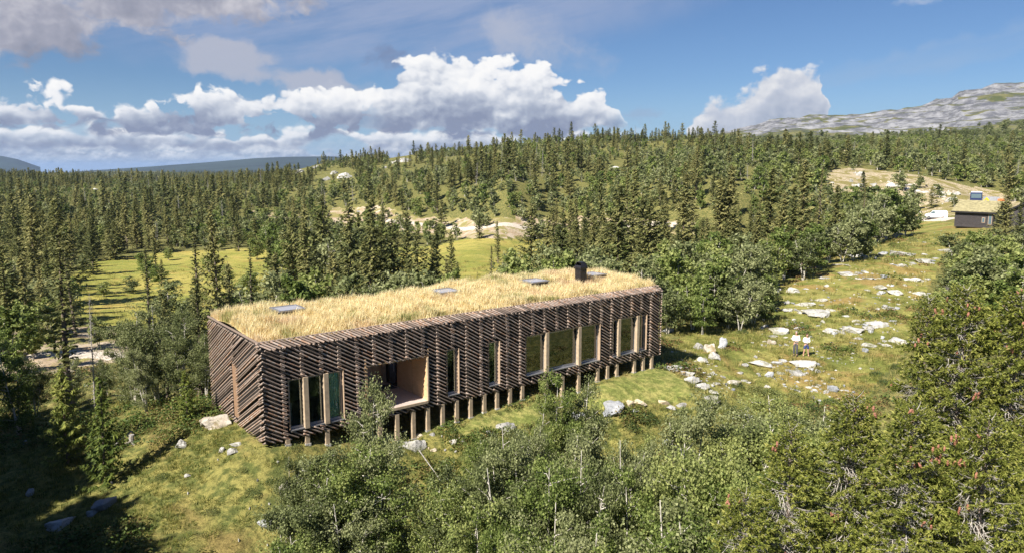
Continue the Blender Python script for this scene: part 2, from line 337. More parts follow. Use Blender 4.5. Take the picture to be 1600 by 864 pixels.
class MB:
    """collects boxes, bars, tubes into one mesh"""
    def __init__(s): s.bm = bmesh.new(); s.mi = 0
    def _tag(s, faces):
        for f in faces: f.material_index = s.mi
    def box(s, x0, x1, y0, y1, z0, z1, bevel=0):
        r = bmesh.ops.create_cube(s.bm, size=1, matrix=Matrix.Translation(((x0+x1)/2, (y0+y1)/2, (z0+z1)/2)) @ Matrix.Diagonal((x1-x0, y1-y0, z1-z0, 1)))
        vs = r['verts']; fs = {f for v in vs for f in v.link_faces}; s._tag(fs)
        if bevel:
            es = {e for v in vs for e in v.link_edges}
            rr = bmesh.ops.bevel(s.bm, geom=list(es), offset=bevel, segments=2, affect='EDGES', profile=.6); s._tag(rr['faces'])
        return s
    def tube(s, pts, radii, n=6, cap=True):
        pts = [Vector(p) for p in pts]; rings = []
        for i, p in enumerate(pts):
            d = (pts[min(i+1, len(pts)-1)]-pts[max(i-1, 0)]).normalized()
            a = d.orthogonal().normalized() if i == 0 else (a-d*a.dot(d)).normalized()
            b = d.cross(a); r = radii[i] if hasattr(radii, '__len__') else radii
            rings.append([s.bm.verts.new(p+(a*math.cos(2*math.pi*k/n)+b*math.sin(2*math.pi*k/n))*r) for k in range(n)])
        fs = []
        for i in range(len(rings)-1):
            for k in range(n): fs.append(s.bm.faces.new((rings[i][k], rings[i][(k+1) % n], rings[i+1][(k+1) % n], rings[i+1][k])))
        if cap:
            fs.append(s.bm.faces.new(rings[0][::-1])); fs.append(s.bm.faces.new(rings[-1]))
        s._tag(fs); return s
    def prism(s, poly, y0, y1):
        """polygon in (x,z) extruded along y"""
        a = [s.bm.verts.new((x, y0, z)) for x, z in poly]; b = [s.bm.verts.new((x, y1, z)) for x, z in poly]; n = len(poly); fs = []
        fs.append(s.bm.faces.new(a)); fs.append(s.bm.faces.new(b[::-1]))
        for i in range(n): fs.append(s.bm.faces.new((a[i], b[i], b[(i+1) % n], a[(i+1) % n])))
        s._tag(fs); return s
    def build(s, name, mats, parent=None, smooth=False, loc=None, rot=None):
        bmesh.ops.recalc_face_normals(s.bm, faces=s.bm.faces)
        me = bpy.data.meshes.new(name); s.bm.to_mesh(me); s.bm.free()
        for m in (mats if isinstance(mats, (list, tuple)) else [mats]): me.materials.append(m)
        if smooth: me.polygons.foreach_set('use_smooth', np.ones(len(me.polygons), bool))
        return obj(name, me, parent, loc, rot)

# ------------------------------------------------------------------ materials
def new_mat(name):
    m = bpy.data.materials.new(name); m.use_nodes = True; t = NT(m.node_tree)
    t.b = m.node_tree.nodes['Principled BSDF']; t.out = m.node_tree.nodes['Material Output']; return m, t
def simple(name, col, rough=.7, noise=0.0, scale=8, metal=0, spec=.5, bump=0):
    m, t = new_mat(name); c = col
    tc = t.add('ShaderNodeTexCoord')
    if noise:
        nz = t.noise(tc.outputs['Object'], scale, 5)
        c = t.mix(t.smooth(nz, .3, .7), tuple(x*(1-noise) for x in col), tuple(min(1, x*(1+noise)) for x in col))
        if bump: t.put(t.b.inputs['Normal'], t.bump(nz, bump, .02))
    t.put(t.b.inputs['Base Color'], c); t.b.inputs['Roughness'].default_value = rough
    t.b.inputs['Metallic'].default_value = metal; t.b.inputs['Specular IOR Level'].default_value = spec
    return m
def leaf_mat(name, cols, var=.35, trans=.3, objvar=.85):
    """cols: three base colours, chosen by clump, leaf and tree"""
    m, t = new_mat(name); tc = t.add('ShaderNodeTexCoord'); oi = t.add('ShaderNodeObjectInfo'); ge = t.add('ShaderNodeNewGeometry')
    isl = ge.outputs['Random Per Island']; nz = t.noise(tc.outputs['Object'], 1.1, 3)
    f = t.math('ADD', t.math('MULTIPLY', t.math('SUBTRACT', isl, .5), .7), t.math('ADD', t.math('MULTIPLY', t.math('SUBTRACT', nz, .5), 1.6), .5))
    f = t.math('ADD', f, t.math('MULTIPLY', t.math('SUBTRACT', oi.outputs['Random'], .5), objvar))
    c = t.ramp(f, [(0.05, cols[0]), (.5, cols[1]), (.95, cols[2])])
    hv = t.add('ShaderNodeHueSaturation'); t.put(hv.inputs['Color'], c)
    t.put(hv.inputs['Value'], t.math('ADD', t.math('MULTIPLY', isl, var), 1-var/2)); c = hv.outputs[0]
    t.put(t.b.inputs['Base Color'], c); t.b.inputs['Roughness'].default_value = .6; t.b.inputs['Specular IOR Level'].default_value = .25
    tr = t.add('ShaderNodeBsdfTranslucent'); t.put(tr.inputs[0], c)
    mx = t.add('ShaderNodeMixShader'); mx.inputs[0].default_value = trans
    t.l.new(t.b.outputs[0], mx.inputs[1]); t.l.new(tr.outputs[0], mx.inputs[2]); t.l.new(mx.outputs[0], t.out.inputs[0]); return m
M_SPR = leaf_mat('spruce_needles', [(.088, .104, .038), (.195, .205, .072), (.30, .285, .115)], .5, .36, 1.0)
M_SPRL = leaf_mat('young_spruce_needles', [(.09, .135, .028), (.20, .24, .05), (.32, .33, .09)], .4, .4)
M_SPRH = leaf_mat('near_spruce_needles', [(.095, .125, .026), (.245, .275, .052), (.40, .39, .11)], .5, .4, .2)
M_BIR = leaf_mat('birch_leaves', [(.105, .130, .046), (.205, .235, .092), (.31, .33, .16)], .5, .42)
M_BIRG = leaf_mat('fresh_birch_leaves', [(.115, .165, .038), (.215, .27, .072), (.33, .36, .125)], .5, .45)
M_JUN = leaf_mat('heath_leaves', [(.05, .08, .025), (.11, .145, .045), (.19, .20, .07)], .5, .25)
M_DEADTW = simple('lichen_twigs', (.33, .305, .275), .9, .35, 14)
M_CONE = simple('spruce_cone', (.27, .115, .075), .6, .3, 30)
M_BARK = simple('spruce_bark', (.17, .13, .105), .9, .45, 12, bump=.6)
M_BBARK = simple('birch_bark', (.46, .43, .38), .8, .4, 7, bump=.3)
M_GBARK = simple('grey_dead_wood', (.30, .28, .26), .9, .4, 9, bump=.5)

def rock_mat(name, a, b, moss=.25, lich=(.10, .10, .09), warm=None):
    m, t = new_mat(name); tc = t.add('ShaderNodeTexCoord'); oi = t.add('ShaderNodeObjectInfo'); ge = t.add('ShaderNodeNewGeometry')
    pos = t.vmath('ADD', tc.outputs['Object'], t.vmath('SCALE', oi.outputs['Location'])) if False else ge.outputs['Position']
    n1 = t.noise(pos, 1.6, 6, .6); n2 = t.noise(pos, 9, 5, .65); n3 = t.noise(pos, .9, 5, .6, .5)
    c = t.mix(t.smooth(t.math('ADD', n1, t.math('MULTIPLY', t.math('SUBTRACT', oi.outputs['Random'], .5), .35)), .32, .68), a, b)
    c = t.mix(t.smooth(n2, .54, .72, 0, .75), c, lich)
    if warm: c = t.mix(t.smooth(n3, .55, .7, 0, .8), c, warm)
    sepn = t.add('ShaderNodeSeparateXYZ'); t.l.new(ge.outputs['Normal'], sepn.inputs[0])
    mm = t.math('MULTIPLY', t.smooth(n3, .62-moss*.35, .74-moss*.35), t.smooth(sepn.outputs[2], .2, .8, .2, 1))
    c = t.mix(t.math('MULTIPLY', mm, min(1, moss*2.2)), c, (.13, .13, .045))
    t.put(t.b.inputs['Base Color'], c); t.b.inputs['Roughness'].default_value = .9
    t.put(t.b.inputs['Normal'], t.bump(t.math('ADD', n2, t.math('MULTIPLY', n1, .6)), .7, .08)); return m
M_ROCK = rock_mat('pale_rock', (.30, .295, .285), (.53, .515, .48), .30)
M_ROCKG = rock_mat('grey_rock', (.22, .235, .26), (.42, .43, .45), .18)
M_ROCKW = rock_mat('rusty_rock', (.36, .31, .25), (.52, .48, .42), .3, warm=(.27, .15, .06))
M_ROCKT = rock_mat('tan_rock', (.45, .37, .26), (.56, .48, .36), .1)

def ground_mat():
    m, t = new_mat('ground'); ge = t.add('ShaderNodeNewGeometry'); pos = ge.outputs['Position']
    def at(n):
        a = t.add('ShaderNodeAttribute'); a.attribute_name = n; return a.outputs['Fac']
    nA = t.noise(pos, .07, 5, .6); nB = t.noise(pos, .33, 6, .62); nC = t.noise(pos, 1.7, 6, .65); nD = t.noise(pos, 7, 4, .7); nE = t.noise(pos, .16, 5, .6, 1.0)
    grass = t.mix(t.smooth(nB, .40, .60), (.14, .155, .036), (.28, .26, .078))
    grass = t.mix(t.smooth(nC, .52, .70, 0, .7), grass, (.10, .13, .030))
    grass = t.mix(t.smooth(nE, .50, .62, 0, .8), grass, (.28, .19, .07))
    rust = t.mix(t.smooth(nC, .4, .65), (.19, .10, .045), (.10, .065, .030))
    grass = t.mix(t.smooth(t.math('ADD', t.math('MULTIPLY', nB, .6), t.math('MULTIPLY', nC, .4)), .56, .66, 0, .7), grass, rust)
    grass = t.mix(t.smooth(nD, .60, .74, 0, .55), grass, (.34, .30, .13))
    fore = t.mix(t.smooth(nC, .40, .60), (.090, .105, .030), (.195, .180, .055))
    fore = t.mix(t.smooth(nB, .5, .68, 0, .8), fore, (.20, .150, .055))
    fore = t.mix(t.smooth(nE, .58, .68, 0, .5), fore, rust)
    wood = t.mix(t.smooth(nC, .4, .65), (.10, .11, .034), (.21, .185, .065))
    marsh = t.mix(t.smooth(nA, .4, .62), (.23, .235, .050), (.37, .32, .085))
    marsh = t.mix(t.smooth(nE, .55, .68, 0, .6), marsh, (.26, .17, .05)); marsh = t.mix(t.smooth(nB, .50, .64, 0, .7), marsh, (.16, .19, .04)); marsh = t.mix(t.smooth(nC, .52, .66, 0, .5), marsh, (.30, .24, .09))
    sand = t.mix(t.smooth(nB, .38, .62), (.34, .255, .17), (.46, .39, .30)); sand = t.mix(t.smooth(nC, .5, .66, 0, .6), sand, (.30, .22, .13))
    sand = t.mix(t.smooth(nE, .46, .56, 0, .9), sand, (.22, .20, .065))
    rocky = t.mix(t.smooth(nC, .4, .6), (.24, .19, .085), (.44, .36, .24)); rocky = t.mix(t.smooth(nD, .54, .62, 0, .9), rocky, (.60, .57, .52)); rocky = t.mix(t.smooth(nE, .47, .56, 0, .9), rocky, (.20, .175, .055))
    lawn = t.mix(t.smooth(nC, .38, .64), (.15, .175, .045), (.255, .240, .080)); lawn = t.mix(t.smooth(nB, .55, .7, 0, .4), lawn, (.27, .21, .09))
    nF = t.noise(pos, 19, 3, .7); nG = t.noise(pos, 3.4, 4, .7)
    def msk(n, lo=.38, hi=.62): return t.smooth(t.math('ADD', at(n), t.math('MULTIPLY', t.math('SUBTRACT', nC, .5), .7)), lo, hi)
    c = t.mix(msk('wood'), grass, wood); c = t.mix(msk('fore'), c, fore); c = t.mix(msk('marsh'), c, marsh); c = t.mix(msk('sand'), c, sand)
    c = t.mix(msk('rocky'), c, rocky); c = t.mix(msk('lawn'), c, lawn)
    hv = t.add('ShaderNodeHueSaturation'); t.put(hv.inputs['Color'], c); t.put(hv.inputs['Value'], t.math('ADD', t.math('MULTIPLY', t.smooth(nF, .3, .7), .5), t.math('ADD', t.math('MULTIPLY', t.smooth(nG, .35, .65), .4), .56))); c = hv.outputs[0]
    t.put(t.b.inputs['Base Color'], c); t.b.inputs['Roughness'].default_value = .95; t.b.inputs['Specular IOR Level'].default_value = .15
    hgt = t.math('ADD', t.math('MULTIPLY', nC, 1.0), t.math('MULTIPLY', nD, .5))
    t.put(t.b.inputs['Normal'], t.bump(hgt, .8, .16)); return m
M_GROUND = ground_mat()

# ------------------------------------------------------------------ the ground sheet (polar grid, fine where the camera looks)
az_v = np.arange(-50, 50.01, .22); az_b = np.arange(54, 307, 4.0); azs = np.radians(np.concatenate([az_v, az_b]))
rad = np.concatenate([[0.01, 4, 8, 11], np.geomspace(13.5, 140, 250), np.geomspace(143, 900, 130), np.geomspace(930, 16000, 45)])
AZ, RD = np.meshgrid(azs, rad); X = (RD*np.sin(AZ)).ravel(); Y = (RD*np.cos(AZ)).ravel(); Z = ground_h(X, Y)
na, nr = len(azs), len(rad)
i = np.arange(nr-1)[:, None]*na; j = np.arange(na)[None, :]; j2 = (j+1) % na
F = np.stack([i+j, i+na+j, i+na+j2, i+j2], -1).reshape(-1, 4)[:, ::-1]
me = fast_mesh('ground', np.stack([X, Y, Z], -1), F, [M_GROUND], smooth=True)
ub, vb, db = project(np.stack([X, Y, Z], -1)); dist = np.hypot(X, Y)
def setattr_f(name, val):
    a = me.attributes.new(name, 'FLOAT', 'POINT'); a.data.foreach_set('value', val.astype(np.float32))
z_m = zone(X, Y, Z, MARSH); z_s = zone(X, Y, Z, SAND); z_r = zone(X, Y, Z, ROCKY) & (dist > 120); z_l = zone(X, Y, Z, LAWN) & (dist < 60); z_me = zone(X, Y, Z, MEADOW) & (dist < 200)
z_f = zone(X, Y, Z, FORE) & (dist < 60)
setattr_f('marsh', z_m*1.0); setattr_f('sand', z_s*1.0); setattr_f('rocky', z_r*1.0); setattr_f('lawn', z_l*1.0); setattr_f('fore', (z_f | ((dist < 45) & ~z_me))*1.0)
setattr_f('wood', (~(z_m | z_s | z_r | z_l | z_me | z_f))*1.0)
g_o = obj('ground', me); tag(g_o, kind='structure')

def strip(name, pix, width, mat, lift=.05, n=60, wob=.25):
    """gravel road draped over the ground along surveyed points"""
    P = np.array([hit(u, v)[:2] for u, v in pix]); tt = np.linspace(0, len(P)-1, n*2)
    C = np.stack([np.interp(tt, np.arange(len(P)), P[:, k]) for k in (0, 1)], -1)
    for _ in range(6): C[1:-1] = (C[:-2]+2*C[1:-1]+C[2:])/4
    d = np.gradient(C, axis=0); d /= np.linalg.norm(d, axis=1)[:, None]; nn = np.stack([-d[:, 1], d[:, 0]], -1); V = []
    cols = 7
    for k in range(len(C)):
        for q in range(cols):
            o = (q/(cols-1)-.5)*width*(1+wob*(random.random()-.5)); V.append(C[k]+nn[k]*o)
    V = np.array(V); zz = ground_h(V[:, 0], V[:, 1])+lift
    e = np.tile(np.array([-.16]+[0]*(cols-2)+[-.16]), len(C)); V = np.column_stack([V, zz+e])
    F = [[k*cols+q, k*cols+q+1, (k+1)*cols+q+1, (k+1)*cols+q] for k in range(len(C)-1) for q in range(cols-1)]
    o = obj(name, fast_mesh(name, V, F, [mat], smooth=True)); return tag(o, kind='structure')
M_GRAVEL = simple('pale_gravel', (.50, .44, .37), .95, .22, 3, bump=.3)
strip('gravel_road', [(600, 345), (660, 352), (700, 355), (760, 356), (830, 358), (880, 360), (960, 358), (1060, 352)], 3.4, M_GRAVEL)
strip('gravel_road', [(-60, 562), (30, 556), (90, 552), (135, 556), (190, 560)], 3.2, M_GRAVEL)
strip('gravel_road', [(1330, 338), (1400, 341), (1450, 343), (1490, 343)], 5.0, M_GRAVEL)

# ------------------------------------------------------------------ bald mountain, blue hills
def mtn_mat():
    m, t = new_mat('bald_mountain'); ge = t.add('ShaderNodeNewGeometry'); pos = ge.outputs['Position']
    sepn = t.add('ShaderNodeSeparateXYZ'); t.l.new(ge.outputs['Normal'], sepn.inputs[0])
    nA = t.noise(t.vmath('MULTIPLY', pos, (1, 1, 3.0)), .02, 7, .68); nB = t.noise(t.vmath('MULTIPLY', pos, (1, 1, 2.5)), .07, 7, .7); nC = t.noise(pos, .006, 3)
    rock = t.mix(t.smooth(nB, .36, .66), (.085, .09, .11), (.27, .275, .295)); green = t.mix(t.smooth(nB, .4, .6), (.055, .070, .025), (.14, .135, .055))
    at_ = t.add('ShaderNodeAttribute'); at_.attribute_name = 'veg'
    f = t.math('ADD', t.smooth(sepn.outputs[2], .80, .98, 0, .55), t.math('ADD', t.math('MULTIPLY', t.math('SUBTRACT', nA, .5), 2.3), t.math('MULTIPLY', at_.outputs['Fac'], 1.0)))
    c = t.mix(t.smooth(f, .40, .50), rock, green)
    crack = t.noise(t.vmath('MULTIPLY', pos, (.6, .6, 5)), .11, 5, .6); c = t.mix(t.smooth(crack, .54, .62, 0, .8), c, (.075, .08, .075))
    t.put(t.b.inputs['Base Color'], c); t.b.inputs['Roughness'].default_value = .95
    t.put(t.b.inputs['Normal'], t.bump(t.math('ADD', nA, nB), .8, 5.0)); return m
def polar_patch(name, us, ridge, r0, rr, r1, base_v, mat, terr=0, nz=0, rows=140, seed=1, nscale=120):
    ua = np.linspace(us[0], us[1], us[2]); rv = np.interp(ua, [p[0] for p in ridge], [p[1] for p in ridge]); bv = np.full(len(ua), base_v)
    azz = np.arctan((ua-800)*.985/1140); e1 = np.arctan((265.7-rv)/1155); e0 = np.arctan((265.7-bv)/1155)
    r = np.concatenate([np.linspace(r0, rr, rows), np.linspace(rr, r1, rows//4)[1:]]); t = np.clip((r-r0)/(rr-r0), 0, 1)
    RR, EE1 = np.meshgrid(r, e1, indexing='ij'); TT = t[:, None]; E = e0[None]+(EE1-e0[None])*TT**.8
    Zb = CAMH+RR*np.tan(E); back = np.clip((RR-rr)/(r1-rr), 0, 1); Zr = CAMH+rr*np.tan(EE1); Zb = np.where(RR > rr, Zr-back**1.3*(Zr+30), Zb)
    Xp = RR*np.sin(azz)[None]; Yp = RR*np.cos(azz)[None]
    lo = fbm(Xp/nscale, Yp/nscale, seed, 5); Z2 = Zb+lo*nz*np.clip(TT*4, 0, 1)*(1-back*.5)
    if terr:
        ph = Z2/terr+fbm(Xp/90, Yp/90, seed+5, 3)*3.0; fr = ph-np.floor(ph); st = np.clip((fr-.62)/.38, 0, 1)
        Z2 = Z2+(st-fr)*terr*.8+fbm(Xp/14, Yp/14, seed+9, 3)*3.5
    V = np.stack([Xp, Yp, Z2], -1).reshape(-1, 3); nr_, na_ = Xp.shape
    i = np.arange(nr_-1)[:, None]*na_; j = np.arange(na_-1)[None]; F = np.stack([i+j, i+j+1, i+na_+j+1, i+na_+j], -1).reshape(-1, 4)
    me = fast_mesh(name, V, F, [mat], smooth=True)
    ur, vr, _ = project(V); veg = np.clip((vr-np.interp(ur, [1100, 1250, 1400, 1500, 1600], [214, 206, 208, 196, 184]))/14, 0, 1)
    veg = np.maximum(veg, np.clip(1-np.hypot((ur-1555)/38, (vr-156)/7), 0, 1)*.9)
    a = me.attributes.new('veg', 'FLOAT', 'POINT'); a.data.foreach_set('value', veg.astype(np.float32))
    return tag(obj(name, me), kind='structure'), V
mt, MV = polar_patch('bald_mountain', (1040, 1800, 420), [(1040, 228), (1110, 213), (1150, 204), (1200, 192), (1250, 186), (1330, 185), (1400, 180), (1465, 170), (1500, 160), (1545, 153), (1600, 155), (1700, 152), (1800, 162)],
             560, 900, 1300, 246, mtn_mat(), terr=9, nz=5, rows=190, seed=31)
M_FARW = simple('far_woods', (.022, .036, .030), .95, .3, .004)
polar_patch('far_hill', (120, 760, 160), [(120, 268), (230, 262), (300, 257), (350, 253), (400, 249), (450, 247), (520, 246), (620, 252), (760, 266)], 4200, 6000, 8000, 272, M_FARW, nz=12, rows=30, seed=3, nscale=900)
polar_patch('far_mountain', (-120, 60, 60), [(-120, 250), (-40, 246), (0, 248), (25, 252), (60, 262)], 6500, 7500, 8500, 268, M_FARW, nz=12, rows=16, seed=8, nscale=900)
polar_patch('far_mountain', (190, 290, 40), [(190, 266), (235, 262), (245, 261), (262, 263), (290, 266)], 6500, 7500, 8500, 268, M_FARW, nz=6, rows=16, seed=11, nscale=900)

# ------------------------------------------------------------------ THE HOUSE
def pole_mat():
    m, t = new_mat('weathered_poles'); tc = t.add('ShaderNodeTexCoord'); oi = t.add('ShaderNodeObjectInfo'); ge = t.add('ShaderNodeNewGeometry')
    rnd = t.math('FRACT', t.math('ADD', oi.outputs['Random'], ge.outputs['Random Per Island']))
    nz = t.noise(t.vmath('ADD', ge.outputs['Position'], t.vec(rnd, rnd, rnd)), 7, 5, .65); n2 = t.noise(ge.outputs['Position'], 2.3, 3)
    c = t.ramp(rnd, [(0, (.13, .098, .080)), (.35, (.25, .19, .155)), (.7, (.36, .29, .25)), (1, (.48, .40, .345))])
    c = t.mix(t.smooth(t.math('ADD', nz, t.math('MULTIPLY', t.math('SUBTRACT', rnd, .5), .25)), .52, .66, 0, .75), c, (.30, .15, .075))
    c = t.mix(t.smooth(n2, .6, .72, 0, .4), c, (.34, .31, .29))
    t.put(t.b.inputs['Base Color'], c); t.b.inputs['Roughness'].default_value = .85; t.put(t.b.inputs['Normal'], t.bump(nz, .5, .02)); return m
M_POLE = pole_mat(); M_CUT = simple('pole_cut_end', (.35, .28, .23), .8, .2, 20)
M_PINE = simple('pale_pine', (.44, .34, .235), .7, .16, 5); M_PINEW = simple('pine_frame', (.40, .29, .20), .65, .12, 6)
M_DARKW = simple('black_membrane', (.018, .016, .016), .9, .2, 5); M_SHUT = simple('brown_shutter', (.25, .155, .095), .7, .15, 4)
M_STEEL = simple('black_steel', (.016, .014, .016), .42, .15, 6); M_ALU = simple('grey_metal', (.32, .32, .34), .35, .1, 6, metal=.6)
def board_mat(name, a, b, sc=1.0, axis='z'):
    m, t = new_mat(name); tc = t.add('ShaderNodeTexCoord'); p = tc.outputs['Object']
    st = t.noise(t.vmath('MULTIPLY', p, (1, 1, 14) if axis == 'z' else (1.2, 12, 1)), 2*sc, 5, .6); n2 = t.noise(p, 1.3, 3)
    c = t.mix(t.smooth(st, .3, .7), a, b); c = t.mix(t.smooth(n2, .4, .7, 0, .3), c, tuple(x*.7 for x in a)); t.put(t.b.inputs['Base Color'], c); t.b.inputs['Roughness'].default_value = .65
    t.put(t.b.inputs['Normal'], t.bump(st, .25, .01)); return m
M_WALLB = board_mat('pine_boards', (.62, .385, .20), (.72, .49, .28)); M_DECK = board_mat('deck_boards', (.46, .38, .34), (.58, .50, .46), axis='y')
M_INT = simple('inner_wall', (.58, .48, .34), .8, .15, 2); M_CURT = simple('teal_curtain', (.42, .74, .66), .85, .25, 4)
def glass_mat(name, tint=(.80, .88, .86), base=.08):
    m, t = new_mat(name); gl = t.add('ShaderNodeBsdfGlossy'); gl.inputs['Roughness'].default_value = .015; t_ = None; gl.inputs['Color'].default_value = (.90, .97, 1.0, 1); tr = t.add('ShaderNodeBsdfTransparent'); t.put(tr.inputs[0], tint)
    fr = t.add('ShaderNodeFresnel'); fr.inputs['IOR'].default_value = 1.55; ff = t.math('ADD', t.math('MULTIPLY', fr.outputs[0], 1.1), base, clamp=True)
    mx = t.add('ShaderNodeMixShader'); t.l.new(ff, mx.inputs[0]); t.l.new(tr.outputs[0], mx.inputs[1]); t.l.new(gl.outputs[0], mx.inputs[2]); t.l.new(mx.outputs[0], t.out.inputs[0]); return m
M_GLASS = glass_mat('window_glass'); M_GLASSD = glass_mat('door_glass', (.25, .38, .50), .10)
def skyl_mat():
    m, t = new_mat('skylight_pane'); t.put(t.b.inputs['Base Color'], (.62, .60, .62)); t.b.inputs['Roughness'].default_value = .25; t.b.inputs['Metallic'].default_value = .5; return m
M_SKYL = skyl_mat()

house = empty('house', (HX0, HY0, 0), YAW, 'long low house wrapped in slanting round wooden poles, straw-coloured grass roof, raised on timber posts', 'house')
OPEN = [(1.08, 3.63, .42, 2.66), (4.80, 8.0, .40, 2.60), (9.17, 9.87, .42, 2.74), (11.74, 12.44, .44, 2.74), (14.22, 19.79, .52, 2.72), (20.86, 23.82, .54, 2.76)]
BAY = HL/29; PITCHZ = .180; TOPZ = 4.13
def tubes_unit(seed, n=8):
    r = random.Random(seed); b = MB(); pts = []; rr = []
    for k in range(5):
        x = k/4-.5; pts.append((x, r.uniform(-.006, .006)*(1 if 0 < k < 4 else .2), r.uniform(-.008, .008)*(1 if 0 < k < 4 else .2))); rr.append(.5*(1.04-.08*k/4)*r.uniform(.93, 1.07))
    # radii are set for unit diameter, scaled separately
    bm = b.bm; rings = []
    for (x, oy, oz), q in zip(pts, rr): rings.append([bm.verts.new((x, (math.cos(2*math.pi*k/n)*q)+oy*6, (math.sin(2*math.pi*k/n)*q)+oz*6)) for k in range(n)])
    for a, c in zip(rings, rings[1:]):
        for k in range(n): f = bm.faces.new((a[k], a[(k+1) % n], c[(k+1) % n], c[k])); f.smooth = True
    for rg in (rings[0][::-1], rings[-1]): f = bm.faces.new(rg); f.material_index = 1
    bmesh.ops.recalc_face_normals(bm, faces=bm.faces); me = bpy.data.meshes.new('pole'); bm.to_mesh(me); bm.free(); me.materials.append(M_POLE); me.materials.append(M_CUT); return me
PV = [tubes_unit(s) for s in range(6)]
poles = []       # (p0, p1, diameter) in house coordinates
def clip_seg(f, s0, s1, ok, n=48):
    ss = np.linspace(s0, s1, n); best = None; cur = None
    for s in ss:
        if ok(s, f(s)):
            cur = (cur[0], s) if cur else (s, s)
            if best is None or cur[1]-cur[0] > best[1]-best[0]: best = cur
        else: cur = None
    return best if best and best[1]-best[0] > .13 else None
def okfront(s, z):
    if z < .02 or z > TOPZ: return False
    return not any(a-.0 < s < b+.0 and c-.02 < z < d+.02 for a, b, c, d in OPEN)
slope = math.tan(R(31)); phi = 0.0
for k in range(29):
    sc = (k+.5)*BAY
    for j in range(-4, 28):
        z0 = j*PITCHZ+phi+random.uniform(-.012, .012); sl = slope*random.uniform(.96, 1.04)
        f = lambda s: z0-sl*(s-sc)
        seg = clip_seg(f, k*BAY-(.075 if k else 0), (k+1)*BAY+.075, okfront)
        if seg:
            a, b = seg; t = -.055+random.uniform(-.012, .012)+(.012 if k % 2 else -.012)
            poles.append(((a-random.uniform(0, .02)*(k > 0), t, f(a)), (b+random.uniform(0, .02), t, f(b)), random.uniform(.062, .080)))
    phi = (phi+PITCHZ/2-slope*BAY) % PITCHZ
# slanting poles on the chamfer above the facade
s = -.1
while s < HL-.1:
    poles.append(((s+.48, -.10, TOPZ+.0), (s-.02, .30, TOPZ+.27), random.uniform(.075, .10))); s += .215+random.uniform(-.015, .015)
# gable ends: poles rise towards the front corner
def side(xs, win, bays, pz=.150):
    sl0 = math.tan(R(28))
    for (t0, t1, ph) in bays:
        for j in range(-42, 46):
            z0 = j*pz+ph+random.uniform(-.01, .01); sl = sl0*random.uniform(.98, 1.02)
            f = lambda t: z0+sl*(HW-t)-2.0
            def ok(t, z):
                lim = 4.30
                if z < .02-.02*t or z > lim: return False
                return not (win and win[0] < t < win[1] and win[2] < z < win[3])
            segs = clip_seg(f, t0-.06, t1+.06, ok)
            if segs:
                a, b = segs; x = xs+random.uniform(-.012, .012)
                poles.append(((x, a-.02, f(a)), (x, b+.02, f(b)), random.uniform(.064, .082)))
side(-.06, (3.42, 4.08, .22, 2.74), [(-.05, .30, .082), (.34, 3.75, 0), (3.75, HW+.05, 0)])
side(HL+.06, None, [(-.05, .30, .08), (.34, 3.75, 0), (3.75, HW+.05, 0)])
# cap logs along the tops of the gable walls
for xs in (-.02, HL+.02): poles.append(((xs, .15, 4.40), (xs, HW+.1, 4.40), .12))
for tt in (.34,): poles.append(((-.05, tt, 4.41), (HL+.05, tt, 4.41), .07))
# back wall, unseen from here but there
for k in range(29):
    for j in range(0, 26, 1):
        zc = .25+j*PITCHZ*.85
        if zc < 4.15 and j % 2 == 0 and not (4.2 < (k+.5)*BAY < 8.4 and zc < 2.8): poles.append((((k)*BAY, HW+.06, min(zc+.24, 4.35)), ((k+1)*BAY+.05, HW+.06, max(zc-.24, .02)), .10))
def hw(p):
    q = hpt(p[0], p[1], p[2]); return q
def polesize(p):
    a, b = hw(p[0]), hw(p[1]); u0, v0, d0 = project(a); u1, v1, d1 = project(b)
    vis = 0 if (p[0][1] > HW or (p[0][0] > HL and p[1][0] > HL)) else 1
    return vis*math.hypot(u1-u0, v1-v0)
poles.sort(key=polesize, reverse=True)
restV, restF, restM = [], [], []; base_n = 0
def mesh_arrays(me):
    co = np.empty(len(me.vertices)*3); me.vertices.foreach_get('co', co); return co.reshape(-1, 3)
for idx, (p0, p1, dia) in enumerate(poles):
    a, b = Vector(p0), Vector(p1); d = b-a; L = d.length; q = d.to_track_quat('X', 'Z'); q = q @ Euler((random.uniform(0, 6), 0, 0)).to_quaternion()
    mat = Matrix.LocRotScale((a+b)/2, q, (L, dia, dia)); me = PV[idx % 6]
    if idx < 299:
        o = obj('pole', me, house); o.matrix_local = mat
    else:
        co = np.array([mat @ v.co for v in me.vertices]); restV.append(co)
        for f in me.polygons:
            vs = [v+base_n for v in f.vertices]
            if len(vs) == 4: restF.append(vs); restM.append(0)
            else:
                for z in range(0, 6, 2): restF.append([vs[0], vs[z+1], vs[z+2], vs[(z+3) % 8] if z+3 < 8 else vs[7]]); restM.append(1)
        base_n += len(co)
o = obj('pole_cladding', fast_mesh('pole_cladding', np.concatenate(restV), restF, [M_POLE, M_CUT], restM, smooth=True), house); tag(o, kind='stuff')

# upright battens behind the poles, one at every joint
M_BATT = simple('brown_batten', (.20, .145, .11), .85, .2, 6)
for k in range(1, 29):
    s = k*BAY; ivs = [(0.04, 4.08)]
    for a_, b_, c_, d_ in OPEN:
        if a_-.06 < s < b_+.06: ivs = [q for z0, z1 in ivs for q in ((z0, min(z1, c_-.06)), (max(z0, d_+.04), z1)) if q[1]-q[0] > .15]
    for z0, z1 in ivs: b = MB(); b.box(s-.045, s+.045, -.012, .055, z0, z1); b.build('upright_batten', M_BATT, house)
